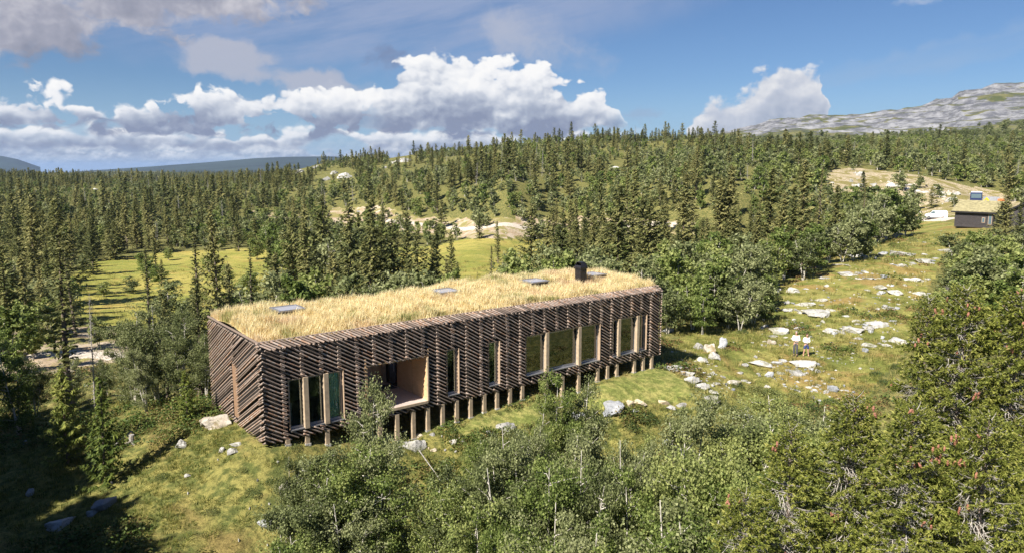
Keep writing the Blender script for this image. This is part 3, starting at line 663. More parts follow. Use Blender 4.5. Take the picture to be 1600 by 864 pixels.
# walls behind the poles, with their openings
b = MB(); edges = sorted({0.0, HL, *[x for a in OPEN for x in a[:2]]})
for s0, s1 in zip(edges, edges[1:]):
    m_ = (s0+s1)/2; op = next((o for o in OPEN if o[0] < m_ < o[1]), None)
    if op: b.box(s0, s1, .06, .12, .02, op[2]-.02); b.box(s0, s1, .06, .12, op[3]+.02, 4.1)
    else: b.box(s0, s1, .06, .12, .02, 4.1)
b.box(.04, .10, .12, HW-.1, .02, 4.2); b.box(HL-.10, HL-.04, .12, HW-.1, .02, 4.2); b.box(.1, 4.75, HW-.12, HW-.06, .02, 4.2); b.box(8.1, HL-.1, HW-.12, HW-.06, .02, 4.2); b.box(4.75, 8.1, HW-.12, HW-.06, 2.7, 4.2)
b.build('wall', M_DARKW, house)
b = MB(); b.box(.1, HL-.1, .12, HW-.12, .14, .34); b.build('floor', M_INT, house)
b = MB(); b.box(.08, HL-.08, .13, HW-.13, 3.0, 4.22); b.build('roof', M_DARKW, house)
b = MB(); b.box(-.015, .035, 3.42, 4.08, .22, 2.74); b.build('shutter', M_SHUT, house)
# inner partitions
b = MB()
for (s0, s1) in ((4.5, 4.78), (8.02, 8.3), (13.4, 13.6), (20.2, 20.4)):
    if s0 > 9: b.box(s0, s1, .14, HW-.2, .34, 2.99)
b.box(.12, 4.5, 4.2, 4.3, .34, 2.99); b.box(8.3, HL-.12, 5.6, 5.7, .34, 2.99); b.build('partition', M_INT, house)

# covered terrace recess
tr = MB(); tr.box(4.80, 8.0, -.07, HW+.05, .36, .42); tr.build('terrace_deck', M_DECK, house)
def plank_wall(name, mat, boxes): 
    q = MB()
    for bx in boxes: q.box(*bx)
    return q.build(name, mat, house)
nb = 12
# right wall, of horizontal boards, each its own piece
pb = MB(); pb.box(8.0, 8.03, 1.40, 1.43, .42, 2.62); pb.build('batten', M_PINEW, house)
bh = (2.60-.42)/nb
for q in range(nb):
    for (t0, t1) in ((-.05, 1.38), (1.44, 2.95), (4.28, 5.70), (5.76, HW)):
        w_ = MB(); w_.box(7.985+random.uniform(-.002, .004), 8.05, t0, t1, .42+q*bh+.004, .42+(q+1)*bh-.004); w_.build('board', M_WALLB, house)
b = MB(); b.box(8.05, 8.1, -.05, HW-.2, .4, 3.0); b.box(4.7, 4.76, -.05, HW-.2, .4, 3.0); b.build('recess_wall', M_WALLB, house)
for q in range(nb):
    w_ = MB(); w_.box(4.76, 4.815+random.uniform(-.002, .004), -.05, HW, .42+q*bh+.004, .42+(q+1)*bh-.004); w_.build('board', M_WALLB, house)
    continue
    w_ = MB(); w_.box(4.83, 6.15, 6.26, 6.32, .42+q*bh+.004, .42+(q+1)*bh-.004); w_.build('board', M_WALLB, house)
    w_ = MB(); w_.box(6.3, 7.97, 6.26, 6.32, .42+q*bh+.004, .42+(q+1)*bh-.004); w_.build('board', M_WALLB, house)
b = MB(); b.box(4.76, 8.05, .0, HW, 2.62, 2.68); b.box(8.0, 8.03, 5.70, 5.76, .42, 2.62); b.build('terrace_ceiling', M_WALLB, house)
dr = MB(); dr.box(7.93, 7.99, 2.98, 3.06, .42, 2.55); dr.box(7.93, 7.99, 3.98, 4.06, .42, 2.55); dr.box(7.93, 7.99, 3.06, 3.98, 2.46, 2.55); dr.box(7.93, 7.99, 3.06, 3.98, .42, .50)
door = dr.build('door', M_STEEL, house)
b = MB(); b.box(7.955, 7.965, 3.06, 3.98, .50, 2.46); b.build('pane', M_GLASSD, door); b = MB(); b.tube([(7.90, 3.14, 1.2), (7.90, 3.14, 1.7)], .015); b.build('handle', M_ALU, door)
b = MB(); b.box(7.74, 7.99, 4.10, 4.26, .42, 2.62); b.build('column', M_PINEW, house)
b = MB(); b.box(4.80, 8.0, -.125, -.072, .30, .425); b.build('deck_edge', M_PINE, house)
b = MB(); b.box(7.98, 8.05, -.13, -.055, .42, 2.60); b.build('reveal', M_PINE, house)
mt_ = MB(); mt_.box(6.95, 7.85, 2.7, 3.55, .422, .436, .004); mat_o = mt_.build('door_mat', simple('grey_mat', (.075, .085, .10), .95, .2, 20), None); mat_o.matrix_world = Matrix.LocRotScale((HX0, HY0, 0), Euler((0, 0, YAW)), (1, 1, 1))
tag(mat_o, 'dark grey door mat on the terrace floor in front of the glass door', 'door mat')

# windows: frame > panes
def window(s0, s1, z0, z1, muls, curtain=None, rev=.13):
    f = MB(); t0, t1 = .10, .19; fw = .07
    f.box(s0+.03, s1-.03, t0, t1, z0, z0+fw+.03); f.box(s0+.03, s1-.03, t0, t1, z1-fw, z1); f.box(s0+.02, s0+.03+fw, t0-.002, t1, z0+.002, z1-.002); f.box(s1-.03-fw, s1-.02, t0-.002, t1, z0+.002, z1-.002)
    fr = f.build('window', M_ALU, house); xs = [s0+.03+fw]+[x for m_ in muls for x in m_]+[s1-.03-fw]
    for a, c in zip(xs[::2], xs[1::2]):
        g = MB(); g.box(a, c, .14, .148, z0+fw, z1-fw); g.build('pane', M_GLASS, fr)
    for a, c in muls:
        g = MB(); g.box(a, c, t0-.004, t1+.004, z0+.004, z1-.004); g.build('mullion', M_ALU, fr)
    r_ = MB(); r_.box(s1-.03, s1+.0, -.10, .24, z0-.02, z1+.02); r_.box(s0, s0+.03, -.02, .24, z0-.02, z1+.02); r_.box(s0+.03, s1-.03, -.02, .1, z1+.002, z1+.03); r_.build('lining', M_PINEW, fr)
    sl = MB(); sl.box(s0+.02, s1-.02, -.10, .12, z0-.05, z0-.005); sl.build('sill', M_ALU, fr)
    if curtain:
        c0, c1 = curtain; k = 26; V = []; F_ = []
        for q in range(k+1):
            x = c0+(c1-c0)*q/k; y = .27+.03*math.sin(q*1.55); V += [(x, y, z0-.02), (x, y, z1+.1)]
            if q: F_.append([2*q-2, 2*q, 2*q+1, 2*q-1])
        obj('curtain', fast_mesh('curtain', V, F_, [M_CURT], smooth=True), fr)
    return fr
window(1.08, 3.63, .44, 2.66, [(1.74, 1.95), (2.67, 2.86)], (2.86, 3.55))
window(9.17, 9.87, .44, 2.74, [])
window(11.74, 12.44, .46, 2.74, [])
window(14.22, 19.79, .56, 2.72, [(15.6, 15.86), (18.04, 18.3)], (18.9, 19.5))
window(20.86, 23.82, .58, 2.76, [(21.27, 21.52), (22.9, 23.16)])
for s0, z0, z1 in ((1.73, .38, 2.70), (2.67, .38, 2.70), (15.59, .48, 2.76), (18.03, .48, 2.76), (21.26, .5, 2.8), (22.9, .5, 2.8)):
    b = MB(); b.box(s0, s0+.22, -.12, .096, z0, z1, .008); b.build('timber_post', M_PINE, house)
# ground posts
for s in [.95, 1.84, 2.77, 5.4, 6.3, 7.2, 8.02, 8.88, 9.72, 10.58, 11.44, 12.28, 13.14, 13.98, 15.7, 16.9, 18.15, 19.68, 20.48, 21.3, 22.82, 23.63, 24.4]:
    p = hpt(s, .02); g = gh(p[0], p[1]); jt = random.uniform(-.01, .01)
    if g < -.18:
        b = MB(); b.box(s-.1, s+.1, -.08+jt, .12+jt, g-.15, .06, .01); b.mi = 1; b.box(s-.13, s+.13, -.11, .15, g-.2, g+.04); b.build('post', [M_PINE, M_ROCK], house)
for s in np.arange(1.8, 25, 2.6):
    for t in (3.6, 7.2):
        p = hpt(s, t); g = gh(p[0], p[1])
        if g < .0: b = MB(); b.box(s-.1, s+.1, t-.1, t+.1, g-.15, .13); b.build('post', M_PINE, house)
# table glimpsed through the left window
tb = MB(); tb.box(1.0, 1.75, 1.4, 2.4, 1.10, 1.14, .005)
for x_ in (1.04, 1.71):
    for y_ in (1.44, 2.36): tb.box(x_-.02, x_+.02, y_-.02, y_+.02, .34, 1.10)
tb_o = tb.build('table', simple('white_tabletop', (.75, .72, .66), .5)); tb_o.matrix_world = mat_o.matrix_world.copy(); tag(tb_o, 'pale table standing inside behind the leftmost window pane', 'table')
# skylights and chimney on the turf
def roofz(s, t):
    return 4.30+.16*math.exp(-((t-4.2)/2.6)**2)+.10*math.sin(s*.55+1)*math.exp(-((t-5)/3)**2)+.35*math.exp(-((s-17.5)/3.2)**2-((t-6.0)/1.6)**2)
for s, t in ((3.0, 4.75), (11.95, 4.45), (18.3, 4.25), (23.1, 4.1)):
    z = 4.62; f = MB(); f.box(s-.62, s+.62, t-.62, t+.62, 4.1, z+.22, .01); sk = f.build('skylight', M_DARKW, house)
    f = MB(); z += .222; f.box(s-.68, s+.68, t-.68, t-.56, z, z+.07); f.box(s-.68, s+.68, t+.56, t+.68, z, z+.07); f.box(s-.68, s-.56, t-.56, t+.56, z, z+.07); f.box(s+.56, s+.68, t-.56, t+.56, z, z+.07); f.build('frame', M_ALU, sk)
    f = MB(); f.box(s-.56, s+.56, t-.56, t+.56, z, z+.045); f.build('pane', M_SKYL, sk)
cs, ct = 21.15, 3.1; c_ = MB(); c_.box(cs-.26, cs+.26, ct-.26, ct+.26, 4.2, 5.52, .01); chim = c_.build('chimney', M_STEEL, house)
c_ = MB(); c_.box(cs-.30, cs+.30, ct-.30, ct+.30, 5.50, 5.62, .008); c_.build('collar', M_STEEL, chim)
bm = bmesh.new()      # tapering cowl, open at two sides
lo = [(-.30, -.30), (.30, -.30), (.30, .30), (-.30, .30)]; hi = [(-.17, -.20), (.17, -.20), (.17, .20), (-.17, .20)]
VL = [bm.verts.new((cs+x, ct+y, 5.62)) for x, y in lo]; VH = [bm.verts.new((cs+x, ct+y, 5.92)) for x, y in hi]
bm.faces.new((VL[0], VL[1], VH[1], VH[0])); bm.faces.new((VL[2], VL[3], VH[3], VH[2])); bm.faces.new(VH)
for a, b2 in ((1, 2), (3, 0)):
    mpa = VL[a].co.lerp(VH[a].co, .35); mpb = VL[b2].co.lerp(VH[b2].co, .35); va, vb2 = bm.verts.new(mpa), bm.verts.new(mpb); bm.faces.new((VL[a], VL[b2], vb2, va))
me = bpy.data.meshes.new('cowl'); bm.to_mesh(me); bm.free(); me.materials.append(M_STEEL); cw_ = obj('cowl', me, chim); sdm = cw_.modifiers.new('thick', 'SOLIDIFY'); sdm.thickness = .02
# turf bed and its long straw grass
ns, nt = 90, 26; sg = np.linspace(.04, HL-.04, ns); tg = np.linspace(.30, HW-.0, nt); V = [(s, t, roofz(s, t)+fbm(np.array([s*1.3]), np.array([t*1.3]), 5)[0]*.18) for s in sg for t in tg]
F = [[a*nt+c, (a+1)*nt+c, (a+1)*nt+c+1, a*nt+c+1] for a in range(ns-1) for c in range(nt-1)]
obj('turf', fast_mesh('turf', V, F, [simple('straw_turf', (.46, .37, .19), .95, .35, 2.5)], smooth=True), house)
def straw_mat():
    m, t = new_mat('straw_grass'); ge = t.add('ShaderNodeNewGeometry'); isl = ge.outputs['Random Per Island']; pos = ge.outputs['Position']
    nz = t.noise(pos, .55, 4); n2 = t.noise(pos, 2.4, 3); n3 = t.noise(pos, .33, 3)
    c = t.ramp(isl, [(0, (.58, .45, .21)), (.5, (.84, .73, .42)), (1, (.92, .86, .60))])
    c = t.mix(t.smooth(n2, .5, .7, 0, .35), c, (.58, .38, .20)); c = t.mix(t.math('MULTIPLY', t.smooth(nz, .52, .66), t.smooth(isl, .3, .5)), c, (.28, .31, .085))
    c = t.mix(t.smooth(n3, .52, .68, 0, .5), c, (.62, .42, .30))
    t.put(t.b.inputs['Base Color'], c); t.b.inputs['Roughness'].default_value = .7
    tr = t.add('ShaderNodeBsdfTranslucent'); t.put(tr.inputs[0], c); mx = t.add('ShaderNodeMixShader'); mx.inputs[0].default_value = .45
    t.l.new(t.b.outputs[0], mx.inputs[1]); t.l.new(tr.outputs[0], mx.inputs[2]); t.l.new(mx.outputs[0], t.out.inputs[0]); return m
M_STRAW = straw_mat()
def blades(P, hgt, wid, lean, seed=0, wind=(0, 0)):
    """P: (n,3) roots -> two-segment tapering blades as triangles"""
    r = np.random.default_rng(seed); n = len(P); a = r.uniform(0, 6.283, n); h = hgt*r.uniform(.6, 1.15, n); wv_ = wid*r.uniform(.7, 1.3, n)
    d = np.stack([np.cos(a), np.sin(a), np.zeros(n)], -1); sx = np.stack([-np.sin(a), np.cos(a), np.zeros(n)], -1)
    ln = (lean*r.uniform(.1, 1.3, n))[:, None]; wnd = np.array([wind[0], wind[1], 0])
    mid = P+d*ln*h[:, None]*.35+wnd*h[:, None]*.4+np.stack([0*h, 0*h, h*.6], -1); tip = P+(d*ln+wnd)*h[:, None]+np.stack([0*h, 0*h, h*np.clip(1.05-lean*.3, .5, 1)], -1)
    w2 = wv_[:, None]*sx*.5; V = np.stack([P-w2, P+w2, mid+w2*.8, mid-w2*.8, tip], 1).reshape(-1, 3); i = np.arange(n)[:, None]*5
    F = np.concatenate([i+[0, 1, 2], i+[0, 2, 3], i+[3, 2, 4]], 0).reshape(-1, 3); return V, F
nB = 95000; sr = rng.uniform(.05, HL-.05, nB); trr = rng.uniform(.30, HW-.02, nB)
cl = fbm(sr*1.6, trr*1.6, 12, 3); keep = np.ones(nB, bool)
for s, t in ((3.0, 4.75), (11.95, 4.45), (18.3, 4.25), (23.1, 4.1)): keep &= ~((abs(sr-s) < .7) & (abs(trr-t) < .7))
keep &= ~((abs(sr-cs) < .28) & (abs(trr-ct) < .28)); sr, trr, cl = sr[keep], trr[keep], cl[keep]
Pz = np.array([roofz(a, c) for a, c in zip(sr, trr)]); hb_ = np.clip(.52+cl*.75, .26, .95)*np.clip((trr-.1)*2.2, .55, 1)
V, F = blades(np.stack([sr, trr, Pz-.04], -1), hb_, .026, .38, 3, (.12, .07)); tag(obj('roof_grass', fast_mesh('roof_grass', V, F, [M_STRAW]), house), kind='stuff')

# ------------------------------------------------------------------ TREE PROTOTYPES (meshes shared by copies; height 1 unit = 1 m)
def taper_tube(V, F, pts, radii, n=5):
    pts = np.asarray(pts, float); b0 = sum(len(v) for v in V); out = []; a = None
    for i, p in enumerate(pts):
        d = pts[min(i+1, len(pts)-1)]-pts[max(i-1, 0)]; d /= np.linalg.norm(d)+1e-9
        if a is None: a = np.cross(d, [0.3, .5, .81])
        a = a-d*(a@d); a /= np.linalg.norm(a)+1e-9; b = np.cross(d, a)
        for k in range(n): out.append(p+(a*math.cos(2*math.pi*k/n)+b*math.sin(2*math.pi*k/n))*radii[i])
    V.append(np.array(out)); fs = []
    for i in range(len(pts)-1):
        for k in range(n):
            q = [b0+i*n+k, b0+i*n+(k+1) % n, b0+(i+1)*n+(k+1) % n, b0+(i+1)*n+k]; fs += [[q[0], q[1], q[2]], [q[0], q[2], q[3]]]
    F.append(np.array(fs))
def sprays(B, D, S, L, W, droop, r):
    """triangular leaf sprays: roots B, directions D, side dirs S"""
    n = len(B); l = (L*r.uniform(.6, 1.25, n))[:, None]; w_ = (W*r.uniform(.6, 1.25, n))[:, None]
    tip = B+D*l+np.array([0, 0, -1.0])*(droop*l); s = S*w_*.5; jz = r.normal(0, .12, (n, 1))*l*np.array([0, 0, 1.0])
    return np.stack([B-s+jz*.5, B+s-jz*.5, tip+jz], 1)
def spruce(seed, H=10.0, Rb=1.6, nb=90, per=12, L=.34, W=.16, gap=.15, bare=.12, twig=False, shape=.85, dead=.12, up=0.0):
    """returns (trunk mesh, crown mesh, branch tips)"""
    r = np.random.default_rng(seed); TV, TF = [], []; hs = np.linspace(0, H, 9); wob = r.normal(0, .05, (9, 2)).cumsum(0)*.35
    spine = np.column_stack([wob, hs]); taper_tube(TV, TF, spine, np.linspace(.022*H**.85*.9, .012, 9), 6)
    tris = []; tips = []; DV, DF = [], []
    z = bare*H*r.uniform(.6, 1.2); lump = r.uniform(.72, 1.25, 14)
    for i in range(nb):
        t = (i+r.uniform(0, 1))/nb; hz = bare*H+(H*.985-bare*H)*t**.92; fr = 1-(hz/H)
        a = i*2.39996+r.normal(0, .35); ln = Rb*(fr**shape*.95+.055)*r.uniform(.62, 1.15)*lump[int((hz/H)*13)]*(1+.25*math.sin(a+seed))
        if r.random() < gap: ln *= .45
        p0 = np.array([np.interp(hz, hs, wob[:, 0]), np.interp(hz, hs, wob[:, 1]), hz]); dr = np.array([math.cos(a), math.sin(a), 0]); sd = np.array([-dr[1], dr[0], 0])
        sl = (.35-.95*fr*r.uniform(.6, 1.2))+up; m = max(3, int(per*(ln/Rb+.25))); q = np.linspace(.12, 1.0, m)
        cz_ = sl*q*ln+.28*ln*q**2*(.8+fr)          # droop then lift at the tip
        B = p0+dr*(q*ln)[:, None]+np.array([0, 0, 1.0])*cz_[:, None]; B += r.normal(0, .03, B.shape)
        if hz/H < .30 and r.random() < dead*3:
            taper_tube(DV, DF, B[::max(1, m//4)], np.linspace(.018, .005, len(B[::max(1, m//4)])), 3); continue
        env = (.35+.65*np.sin(np.clip(q, 0, 1)*2.6))*(.5+.5*min(1, ln/1.0))
        for sg in (-1, 1):
            D = dr*.62+sd*sg*r.uniform(.6, 1.0, (m, 1))+np.array([0, 0, -.1]); D /= np.linalg.norm(D, axis=1)[:, None]
            tris.append(sprays(B, D, np.cross(D, [0, 0, 1.0])+r.normal(0, .25, (m, 3)), L*env, W, .35, r))
        tris.append(sprays(B, np.tile(dr, (m, 1))+r.normal(0, .2, (m, 3)), np.tile(sd, (m, 1)), L*.8*env, W*1.1, .15, r))
        if twig:
            D = r.normal(0, .3, (m, 3))+np.array([0, 0, -1.0]); tris.append(sprays(B, D, np.tile(sd, (m, 1))+r.normal(0, .4, (m, 3)), L*.7*env, W*.8, .2, r))
        tips.append(B[-1])
    ntop = 10; B = spine[-1]+np.column_stack([r.normal(0, .02, ntop), r.normal(0, .02, ntop), -np.linspace(0, .09*H, ntop)])
    D = np.column_stack([r.normal(0, 1, (ntop, 2)), np.full(ntop, .7)]); D /= np.linalg.norm(D, axis=1)[:, None]; tris.append(sprays(B, D, np.cross(D, [0, 0, 1.0]), L*.6, W*.7, -.1, r))
    T = np.concatenate(tris).reshape(-1, 3)
    trunk = fast_mesh('trunk', np.concatenate(TV), np.concatenate(TF), [M_BARK], smooth=True)
    return trunk, T, tips, (np.concatenate(DV), np.concatenate(DF)) if DV else None
def tri_mesh(name, T, mat, extra=None, emat=None):
    F = np.arange(len(T)).reshape(-1, 3); mats = [mat]; mi = np.zeros(len(F), int); V = T
    if extra is not None:
        F = np.concatenate([F, extra[1]+len(T)]); V = np.concatenate([T, extra[0]]); mi = np.concatenate([mi, np.ones(len(extra[1]), int)]); mats.append(emat)
    return fast_mesh(name, V, F, mats, mi)
def birch(seed, H=5.0, Rc=1.6, leaves=6000, size=.09, nclump=46, stems=3, squash=.85, low=.18, bark=None):
    r = np.random.default_rng(seed); V, F = [], []; C = []
    for s in range(stems):
        a = r.uniform(0, 6.28); lean = r.uniform(.15, .62)*Rc; hh = H*r.uniform(.55, .99); nn = 6; q = np.linspace(0, 1, nn)
        px = math.cos(a)*lean*q**1.3+r.normal(0, .05, nn).cumsum()*.7; py = math.sin(a)*lean*q**1.3+r.normal(0, .05, nn).cumsum()*.7
        sp = np.column_stack([px+math.cos(a)*.08, py+math.sin(a)*.08, q*hh*.92]); taper_tube(V, F, sp, np.linspace(.014*H**.9, .012, nn), 5)
        for k in range(max(2, nclump//stems)):
            hq = low+(1-low)*r.uniform(0, 1)**.85; p = np.array([np.interp(hq, q, sp[:, i]) for i in range(3)])
            rad = Rc*(.12+.80*math.sqrt(max(.0, 1-abs((hq-.42)/.60)**2)))*r.uniform(.25, .95); b = r.uniform(0, 6.28)
            tip = p+np.array([math.cos(b)*rad, math.sin(b)*rad, rad*r.uniform(.15, .6)]); tip[2] = min(tip[2], H*.98)
            taper_tube(V, F, [p, (p+tip)/2+r.normal(0, .05, 3)-[0, 0, .04], tip], [.016, .010, .004], 3)
            kk = (46/nclump)**.33; C.append((tip, Rc*r.uniform(.14, .34)*kk)); C.append(((p*.4+tip*.6), Rc*r.uniform(.10, .22)*kk))
    n = leaves; ci = r.integers(0, len(C), n); cp_ = np.array([c[0] for c in C])[ci]; cr = np.array([c[1] for c in C])[ci]
    d = r.normal(0, 1, (n, 3)); d /= np.linalg.norm(d, axis=1)[:, None]; P = cp_+d*(cr*r.uniform(.25, 1.15, n)**.6)[:, None]*np.array([1, 1, squash]); P[:, 2] = np.maximum(P[:, 2], .12)
    nrm = d*.6+r.normal(0, .7, (n, 3))+[0, 0, .5]; nrm /= np.linalg.norm(nrm, axis=1)[:, None]; u = np.cross(nrm, r.normal(0, 1, (n, 3))); u /= np.linalg.norm(u, axis=1)[:, None]; v = np.cross(nrm, u)
    s = (size*r.uniform(.6, 1.3, n))[:, None]; Q = np.stack([P-u*s*.62, P-v*s*.42, P+u*s*.62, P+v*s*.42], 1).reshape(-1, 3)
    kz = H/np.percentile(Q[:, 2], 99.6); Q = Q*[1, 1, kz]; V = np.concatenate(V)*[1, 1, kz]
    trunk = fast_mesh('trunk', V, np.concatenate(F), [bark or M_BBARK], smooth=True); return trunk, Q
def quad_mesh(name, Q, mat): return fast_mesh(name, Q, np.arange(len(Q)).reshape(-1, 4), [mat])

def mk_spruce(seed, mat=M_SPR, **k):
    t, T, tips, ex = spruce(seed, **k); return (t, tri_mesh('crown', T, mat, ex, M_DEADTW), k.get('H', 10.0))
def mk_birch(seed, mat=M_BIR, **k):
    t, Q = birch(seed, **k); return (t, quad_mesh('crown', Q, mat), k.get('H', 5.0))
SP_NEAR = [mk_spruce(100+i, H=10, Rb=rb, nb=150, per=17, L=.30, W=.12, gap=g, bare=.06, twig=True, dead=d_) for i, (rb, g, d_) in enumerate([(1.75, .2, .1), (1.45, .25, .15), (1.9, .15, .1)])]
SP_THIN = [mk_spruce(120, H=10, Rb=.95, nb=110, per=11, L=.26, W=.11, gap=.4, bare=.16, twig=True, dead=.3)]
SP_YOUNG = [mk_spruce(130+i, mat=M_SPRL, H=4, Rb=1.05, nb=90, per=16, L=.24, W=.085, gap=.05, bare=.03, twig=True, dead=0, up=.12) for i in range(2)]
SP_MID = [mk_spruce(140+i, H=10, Rb=rb*1.12, nb=int(nb*1.35), per=11, L=.46, W=.26, gap=g, bare=.04, dead=.12, shape=.75) for i, (rb, nb, g) in enumerate([(1.6, 95, .15), (1.3, 90, .2), (1.9, 105, .15), (1.15, 85, .3), (1.5, 90, .25), (1.75, 95, .2)])]
SP_FAR = [mk_spruce(160+i, H=10, Rb=rb, nb=56, per=5, L=.9, W=.62, gap=.25, bare=.03, dead=0, shape=.62) for i, rb in enumerate((2.1, 1.6, 2.4, 1.8))]
BI_NEAR = [mk_birch(200+i, mat=m_, H=5, Rc=rc, leaves=lv, size=.053, nclump=ncl, stems=st, low=lo_) for i, (m_, rc, lv, ncl, st, lo_) in enumerate([(M_BIR, 1.7, 30000, 120, 4, .1), (M_BIR, 1.35, 24000, 95, 3, .12), (M_BIRG, 1.8, 30000, 130, 4, .08), (M_BIR, 1.5, 19000, 80, 3, .25), (M_BIRG, 1.3, 20000, 80, 3, .1)])]
BI_MID = [mk_birch(220+i, mat=(M_BIR, M_BIRG)[i % 2], H=5, Rc=rc, leaves=4200, size=.17, nclump=60, stems=3) for i, rc in enumerate((1.7, 1.4, 1.9, 1.5))]
BI_FAR = [mk_birch(240+i, mat=(M_BIR, M_BIRG)[i % 2], H=5, Rc=rc, leaves=420, size=.48, nclump=24, stems=2) for i, rc in enumerate((1.7, 1.5, 1.9))]
DEAD = []
for sd_ in (300, 301):
    t, T, tips, ex = spruce(sd_, H=9, Rb=1.0, nb=80, per=7, L=.22, W=.05, gap=.3, bare=.1, dead=0)
    t2, Q2 = birch(sd_, H=9, Rc=.9, leaves=900, size=.10, nclump=60, stems=1, low=.1, bark=M_GBARK)
    DEAD.append((t2, tri_mesh('crown', T, M_DEADTW), 9.0))

occupied = []
def place_tree(name, proto, x, y, h, label, group=None, cat='tree', wide=1.0, rz=None, z=None):
    z = gh(x, y)-.12 if z is None else z; s = h/proto[2]; ws = s*wide
    e = empty(name, (x, y, z), random.uniform(0, 6.28) if rz is None else rz, label, cat, group); e.scale = (ws, ws, s)
    e.rotation_euler[0] = random.gauss(0, .02); e.rotation_euler[1] = random.gauss(0, .02)
    obj('trunk', proto[0], e); obj('crown', proto[1], e); occupied.append((x, y)); return e
def xy_uD(u, v, D):
    p = at_depth(u, v, D); return p[0], p[1], p[2]
def tree_at(kind, u, D, vtop, label, group=None, wide=None, var=None):
    x, y, zt = xy_uD(u, vtop, D); g = gh(x, y)-.12; h = max(.8, zt-g)
    if kind == 'S': pr = (SP_NEAR if D < 58 else SP_MID); nm = 'spruce_tree'; w_ = wide or (.75+.25*10/h if h > 8 else 1.0)
    elif kind == 'T': pr = SP_THIN; nm = 'spruce_tree'; w_ = wide or 1
    elif kind == 'Y': pr = SP_YOUNG; nm = 'young_spruce_tree'; w_ = wide or 1
    elif kind == 'D': pr = DEAD; nm = 'dead_spruce_tree'; w_ = wide or 1
    else: pr = (BI_NEAR if D < 48 else BI_MID); nm = 'birch_tree'; w_ = wide or 1.0
    p = pr[(var if var is not None else random.randrange(99)) % len(pr)]
    return place_tree(nm, p, x, y, h, label, group, 'tree', w_)
G_MASS = 'birch bushes filling the slope in front of the house'
T_ = tree_at; random.seed(23)
# -- left of and behind the house
T_('S', 338, 43, 322, 'tallest ragged dark spruce, its spire just left of the house roof', wide=.9, var=0)
T_('T', 385, 52, 385, 'small spruce before the yellow-green marsh just behind the left end of the roof')
T_('T', 298, 50, 362, 'thin crooked gappy spruce, left neighbour of the tallest spruce by the house', wide=1.3)
T_('T', 225, 58, 385, 'thin spruce with a bare dark stem standing before the open marsh', wide=1.3)
T_('S', 250, 45, 452, 'broad dark spruce behind the birch clump left of the house', wide=1.2, var=2)
T_('S', 305, 41.5, 430, 'dense dark spruce pressed against the back left corner of the house', var=2)
T_('S', 352, 47, 410, 'dark spruce right of the tallest spruce, half hidden by the roof corner', var=1)
T_('D', 133, 40, 460, 'grey bare dead spruce trunk in front of the gravel road at the left', wide=.75, var=0)
T_('T', 86, 40, 376, 'thin tall olive-green tree with a long bare lower trunk left of the dead grey spruce', wide=1.9)
T_('B', 16, 37, 520, 'shaded birch bush at the left edge of the picture beside the gravel road')
T_('B', 48, 40, 560, 'low birch bush below the gravel road, right of the left edge bush', var=3)
T_('B', 112, 42, 560, 'small birch bush at the foot of the grey dead spruce', var=1)
T_('S', 30, 60, 400, 'olive spruce beyond the road near the left picture edge', var=1); T_('S', 62, 66, 415, 'spruce with lichen-grey branches beside the marsh edge at the far left', var=4)
for u, D, v, k_ in [(20, 70, 430, 'B'), (55, 78, 435, 'B'), (85, 74, 440, 'B'), (-10, 66, 430, 'B'), (110, 84, 432, 'B'), (45, 58, 470, 'B'), (5, 52, 480, 'B'), (80, 62, 468, 'B')]: T_(k_, u, D, v, 'olive-green birch beyond the gravel road at the far left', 'birches beyond the road at the left', wide=1.2)
for u, D, v, k_ in [(255, 72, 440, 'B'), (288, 62, 468, 'B'), (360, 64, 455, 'B'), (190, 62, 500, 'B'), (150, 66, 495, 'B'), (405, 66, 430, 'B')]: T_(k_, u, D, v, 'small birch on the near edge of the marsh, left of the roof', 'small birches on the near marsh edge', wide=1.1)
for u, D, v, k_ in [(150, 165, 372, 'B'), (185, 160, 372, 'B'), (245, 168, 375, 'B'), (290, 172, 372, 'B'), (345, 168, 370, 'B'), (400, 150, 372, 'B'), (430, 140, 378, 'B'), (225, 130, 395, 'B'), (128, 130, 398, 'B'), (262, 150, 388, 'B'), (420, 158, 350, 'B')]: T_(k_, u, D, v, 'bright birch at the far edge of the marsh, left', 'birches along the far marsh edge', wide=1.3)
for u, D, v in [(232, 122, 408), (248, 118, 415), (325, 132, 398), (160, 104, 440), (300, 94, 458), (318, 98, 455), (385, 100, 425), (352, 112, 415), (205, 108, 432)]: T_('B', u, D, v, 'low birch bush standing out in the open marsh, left', 'birch bushes out in the marsh', wide=1.5)
for u, D, v in [(240, 140, 372), (275, 175, 320), (210, 170, 330), (175, 150, 345), (140, 128, 360), (310, 180, 330), (370, 165, 335), (250, 116, 405)]: T_('S', u, D, v, 'spruce standing at the far edge of the open marsh, left', 'spruces along the far marsh edge', wide=1.15)
T_('S', 0, 58, 380, 'tall spruce cut off by the left picture edge beyond the gravel road', var=0); T_('T', 105, 70, 372, 'narrow spruce at the left end of the marsh')
for u, D, v, va, lb in [(200, 40.5, 505, 0, 'leftmost birch of the clump left of the house, with pale slender stems'), (238, 41, 478, 3, 'tall birch in the middle of the clump left of the house'), (275, 39, 490, 1, 'birch of the clump behind the young light green spruce'),
                        (315, 38.5, 520, 3, 'birch nearest the gable wall in the clump left of the house'), (165, 43, 560, 3, 'low birch at the left end of the clump beside the dead spruce'), (222, 37.5, 545, 1, 'front birch of the clump, on the edge of the sunlit grass')]: T_('B', u, D, v, lb, 'birches in the clump left of the house', var=va)
T_('Y', 150, 29.5, 588, 'sunlit young light green spruce at the edge of the deep shade, left foreground', var=0, wide=.85)
T_('Y', 92, 32, 572, 'second young light green spruce, left of and behind the sunlit one', var=1)
